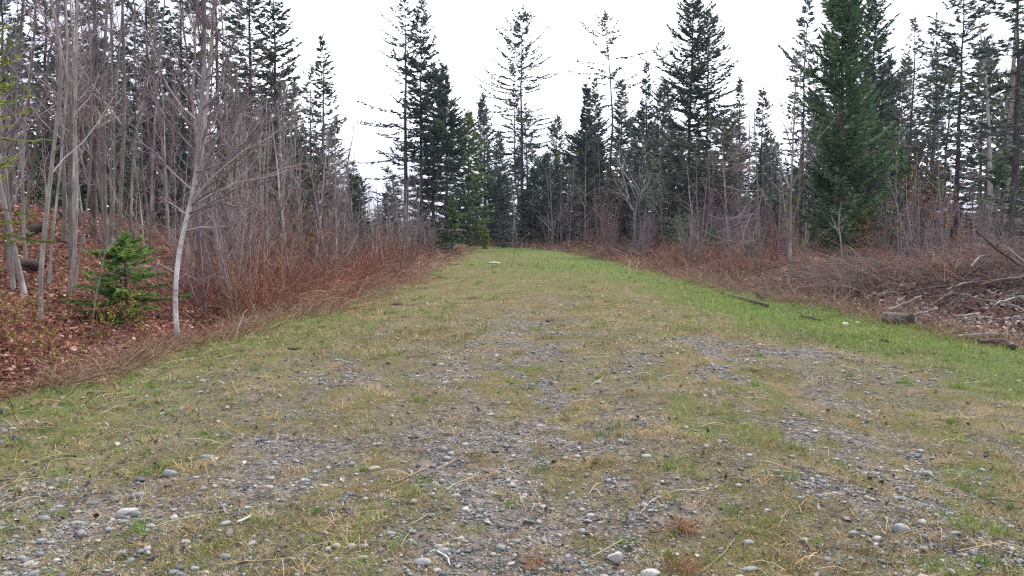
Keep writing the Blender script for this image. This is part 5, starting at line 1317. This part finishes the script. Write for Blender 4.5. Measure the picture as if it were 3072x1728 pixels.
# bare saplings before the spruces, middle and right
c = 0
while c < 90:
    y = rng.uniform(34, 74); x = float(edge_r(y)) + rng.uniform(1.6, 24); q = ppx(x, y)
    if q < 470 or q > 1060: continue
    if 796 < q < 888 and y < 46: continue
    H = top_h(x, y, rng.uniform(128, 205) if q > 560 else rng.uniform(165, 215))
    if H < 1.5: continue
    put('sapling', (sapA + sapB)[rng.integers(0, 12)], x, y, H, SAP_H, 'thin leafless sapling in front of the spruces right of the track', 'sapling', 'saplings right of the track', .06)
    c += 1
c = 0
while c < 125:
    y = rng.uniform(26, 72); x = float(edge_r(y)) + rng.uniform(1.8, 16); q = ppx(x, y)
    if q < 480 or q > 1060 or (y < 30 and x < 11) or (800 < q < 885 and y < 45): continue
    put('shrub', multi[rng.integers(0, 5)], x, y, rng.uniform(1.6, 3.4), 3.0, 'many stemmed leafless shrub in the brush right of the clearing', 'shrub', 'leafless shrubs right of the clearing', .04)
    c += 1
# bramble bushes
c = 0
while c < 95:
    y = 13.5 * (62 / 13.5) ** rng.uniform(); u = .7 + rng.uniform() * (2.4 + y * .07); x = float(edge_l(y)) - u
    if ppx(x, y) < 195 and y < 19: continue
    o = solo('bramble_bush', caneA[rng.integers(0, 6)], (x, y, gz(x, y)), 'clump of arching red brown bramble canes on the left side of the track', 'bush', 'bramble bushes left of the track', rz=rng.uniform(0, 6.28))
    s = rng.uniform(.45, 1.0); o.scale = (s * 1.3, s * 1.3, s); c += 1
c = 0
while c < 110:
    y = 26 * (85 / 26) ** rng.uniform(); u = .7 + rng.uniform() * (2.5 + y * .1); x = float(edge_r(y)) + u
    if ppx(x, y) > 1050: continue
    tanned = rng.uniform() < .35
    o = solo('tan_bush' if tanned else 'bramble_bush', (caneT[1 + 2 * rng.integers(0, 2)] if tanned else caneA[rng.integers(0, 6)]), (x, y, gz(x, y)),
             'clump of dead tan stems at the right side of the clearing' if tanned else 'clump of red brown bramble canes at the right side of the clearing', 'bush',
             'tan bushes right of the clearing' if tanned else 'bramble bushes right of the clearing', rz=rng.uniform(0, 6.28))
    s = rng.uniform(.4, .85) * (1 if y > 34 else .75); o.scale = (s * 1.35, s * 1.35, s); c += 1
# shoots in new leaf
for q, (px, py) in enumerate([(78, 321), (108, 331), (6, 322), (150, 347), (42, 364), (3, 338), (127, 327), (95, 352), (24, 372), (60, 380), (232, 300), (30, 330)]):
    b = ground(px, py); o = solo('leafy_shoot', shoots[q % 4], b, 'low shoot in fresh yellow green leaf on the left bank', 'shoot', 'leafy shoots on the left bank', rz=q); s = rng.uniform(.9, 1.5); o.scale = (s, s, s)
for q in range(16):
    y = rng.uniform(16, 30); x = float(edge_l(y)) - rng.uniform(3, 12)
    o = solo('budding_shrub', yelsh[q % 3], (x, y, gz(x, y)), 'thin shrub with sparse yellow green buds among the left trunks', 'shrub', 'budding shrubs on the left bank', rz=q); s = rng.uniform(.5, 1.1); o.scale = (s, s, s)
for q, (px, D, h) in enumerate([(262, 26, 2.6), (285, 30, 3.6), (300, 28, 3.2), (340, 36, 2.2), (272, 34, 5), (262, 20, 2.2), (612, 60, 4.6), (605, 62, 3.6), (900, 40, 4.2), (915, 42, 4.8), (940, 40, 5.0), (880, 44, 3.6), (925, 36, 3.0), (960, 38, 3.6), (862, 40, 2.6)]):
    b = base_at(px, D); o = solo('orange_shrub', orange[q % 3], b, 'shrub still holding orange dead leaves', 'shrub', 'shrubs with orange dead leaves', rz=q); s = h / 2.2; o.scale = (s * .8, s * .8, s)
MAT['bud_olive'] = tint_mat('olive buds', [(0, (.09, .075, .025)), (.5, (.17, .15, .05)), (1, (.28, .25, .09))], .7, .2, .25)
olive = protos(3, lambda k: mk_shoot(40 + k, 'bud_olive', 12, 1.6, .035, 20))
for q in range(34):
    px, D = (rng.uniform(330, 448), rng.uniform(22, 46)) if q < 18 else (rng.uniform(600, 1000), rng.uniform(30, 46))
    b = base_at(px, D)
    if (q < 18 and b[0] > edge_l(D) - .8) or (q >= 18 and b[0] < edge_r(D) + .8): continue
    o = solo('olive_shrub', olive[q % 3], b, 'olive tinged shrub just coming into bud in the brush', 'shrub', 'olive budding shrubs in the brush', rz=q); k_ = rng.uniform(.5, 1.1); o.scale = (k_, k_, k_)
for q in range(12):
    y = rng.uniform(52, 64); x = float(edge_l(y)) - rng.uniform(.6, 3.0)
    put('shrub', multi[rng.integers(0, 5)], x, y, rng.uniform(1.8, 3.2), 3.0, 'many stemmed leafless shrub in the brush at the left side of the track', 'shrub', 'leafless shrubs left of the track', .04)
# young spruces filling the foot of the wood
c = 0
while c < 95:
    y = rng.uniform(52, 92); x = float(edge_r(y)) + rng.uniform(4, 34); q = ppx(x, y)
    if q < 470 or q > 1070: continue
    H = top_h(x, y, rng.uniform(140, 205) if q > 545 else rng.uniform(165, 212))
    if H < 1.5: continue
    put('young_spruce', sprs[rng.integers(0, 11)], x, y, H, SPR_H, 'young dark spruce in the undergrowth of the right hand wood', 'spruce', 'young spruces of the right hand wood', .02, 1.35 if H < 6 else 1.0)
    c += 1
# the wood further back
SKY_B = ([-60, 285, 300, 335, 350, 365, 385, 400, 440, 470, 500, 540, 565, 580, 640, 690, 760, 800, 830, 900, 950, 1090], [20, 70, 108, 112, 150, 186, 190, 150, 120, 130, 150, 150, 150, 120, 112, 100, 112, 96, 70, 60, 44, 30])
c = 0
while c < 105:
    y = rng.uniform(78, 125); q = rng.uniform(-40, 1070); x = (q - CX) / FPX * y
    t = np.interp(q, *SKY_B) + rng.exponential(28)
    H = top_h(x, y, min(t, 205))
    if H < 2.0: continue
    put('forest_spruce', sprs[rng.integers(0, 11)], x, y, H, SPR_H, 'dark spruce in the depth of the wood behind the clearing', 'spruce', 'spruces of the wood behind', .02, .85 if H > 14 else 1.15)
    c += 1
c = 0
while c < 42:
    y = rng.uniform(34, 74); q = rng.uniform(-40, 345); x = (q - CX) / FPX * y
    if x > edge_l(y) - 7: continue
    t = np.interp(q, [0, 270, 300, 345], [105, 110, 125, 165]) + rng.exponential(30)
    H = top_h(x, y, min(t, 200))
    put('forest_spruce', sprs[rng.integers(0, 11)], x, y, H, SPR_H, 'dark spruce in the depth of the left hand wood', 'spruce', 'spruces of the left hand wood', .02, 1.1)
    c += 1

for q in range(17):
    y = rng.uniform(30, 58); px = rng.uniform(190, 335) if q < 11 else rng.uniform(395, 470); x = (px - CX) / FPX * y
    if x > edge_l(y) - 4.5: x = float(edge_l(y)) - 4.5
    H = max(top_h(x, y, rng.uniform(125, 190) if px < 300 else rng.uniform(150, 195)), 2.5)
    put('forest_spruce', sprs[rng.integers(0, 11)], x, y, H, SPR_H, 'dark spruce in the depth of the left hand wood', 'spruce', 'spruces of the left hand wood', .02, 1.25)
for q in range(30):
    y = rng.uniform(80, 112); px = rng.uniform(470, 620); x = (px - CX) / FPX * y
    H = max(top_h(x, y, rng.uniform(165, 212)), 2.5)
    put('forest_spruce', sprs[rng.integers(0, 11)], x, y, H, SPR_H, 'dark spruce in the depth of the wood behind the clearing', 'spruce', 'spruces of the wood behind', .03, 1.5)
for q in range(26):
    y = rng.uniform(66, 84); px = rng.uniform(478, 610); x = (px - CX) / FPX * y
    if x < edge_r(y) + .8: continue
    put('sapling', (sapA + sapB)[rng.integers(0, 12)], x, y, max(top_h(x, y, rng.uniform(150, 212)), 2), SAP_H, 'thin leafless sapling in front of the spruces right of the track', 'sapling', 'saplings right of the track', .06)

# ------------------------------------------------------------------ sky and light
SUN_EL, SUN_AZ = R(52), R(38)            # high, ahead and to the right, behind thin bright cloud
w = bpy.data.worlds.new('World'); scene.world = w; w.use_nodes = True
nt = w.node_tree; nt.nodes.clear()
out = nt.nodes.new('ShaderNodeOutputWorld'); bg = nt.nodes.new('ShaderNodeBackground'); nt.links.new(bg.outputs[0], out.inputs[0])
sky = nt.nodes.new('ShaderNodeTexSky'); sky.sky_type = 'NISHITA'; sky.sun_disc = False; sky.sun_elevation = SUN_EL; sky.sun_rotation = SUN_AZ
tc = nt.nodes.new('ShaderNodeTexCoord')
mp = nt.nodes.new('ShaderNodeMapping'); mp.inputs['Scale'].default_value = (1, 1, 2.4); nt.links.new(tc.outputs['Generated'], mp.inputs[0])
n1 = noise(nt, mp.outputs[0], 2.6, 6, .6)
cov = ramp(nt, n1, [(.28, (.72, .72, .72)), (.46, (1, 1, 1))])
clo = ramp(nt, noise(nt, mp.outputs[0], 1.4, 5, .55), [(.34, (4.0, 4.4, 5.6)), (.50, (6.2, 6.5, 7.8)), (.7, (12.5, 12.7, 14.2))])
c = mixc(nt, cov, sky.outputs[0], clo)
nt.links.new(c, bg.inputs['Color']); bg.inputs['Strength'].default_value = .1
sd = bpy.data.lights.new('sun', 'SUN'); sd.energy = 2.4; sd.angle = R(10); sd.color = (1, .95, .88)
so = bpy.data.objects.new('sun', sd); COL.objects.link(so)
from mathutils import Vector
dirv = Vector((math.sin(SUN_AZ) * math.cos(SUN_EL), math.cos(SUN_AZ) * math.cos(SUN_EL), math.sin(SUN_EL)))
so.rotation_euler = dirv.to_track_quat('Z', 'Y').to_euler(); so.location = (20, 30, 60)

hz = bpy.data.materials.new('haze air'); hz.use_nodes = True; hz.node_tree.nodes.clear()  # box of thin haze around everything, added to lighten the dark wood
ho = hz.node_tree.nodes.new('ShaderNodeOutputMaterial'); pv = hz.node_tree.nodes.new('ShaderNodeVolumePrincipled')
pv.inputs['Color'].default_value = (.80, .83, .97, 1); pv.inputs['Density'].default_value = .00028
hz.node_tree.links.new(pv.outputs[0], ho.inputs['Volume'])
m = MB(); X0, X1, Y0, Y1, Z0, Z1 = -930, 930, -90, 930, -6, 46
m.add([(X0, Y0, Z0), (X1, Y0, Z0), (X1, Y1, Z0), (X0, Y1, Z0), (X0, Y0, Z1), (X1, Y0, Z1), (X1, Y1, Z1), (X0, Y1, Z1)],
      [[0, 3, 2, 1], [4, 5, 6, 7], [0, 1, 5, 4], [1, 2, 6, 5], [2, 3, 7, 6], [3, 0, 4, 7]])
solo('haze', m.mesh('haze', [hz], False), (0, 0, 0), 'thin pale haze through the whole scene, added to lift the dark far trees', 'haze', kind='stuff')

vs = scene.view_settings
vs.view_transform = 'Standard'; vs.look = 'None'; vs.exposure = 1.05; vs.gamma = 1; vs.use_curve_mapping = False
cy = scene.cycles
cy.sample_clamp_indirect = 1.5; cy.sample_clamp_direct = 3.0; cy.max_bounces = 4; cy.diffuse_bounces = 3; cy.glossy_bounces = 1; cy.transmission_bounces = 2; cy.transparent_max_bounces = 4
cy.use_denoising = False; cy.use_adaptive_sampling = True; cy.adaptive_threshold = .008; cy.caustics_reflective = False; cy.caustics_refractive = False
scene.render.filter_size = 1.3 if hasattr(scene.render, 'filter_size') else 1.5
cy.pixel_filter_type = 'BLACKMAN_HARRIS'; cy.filter_width = 1.3
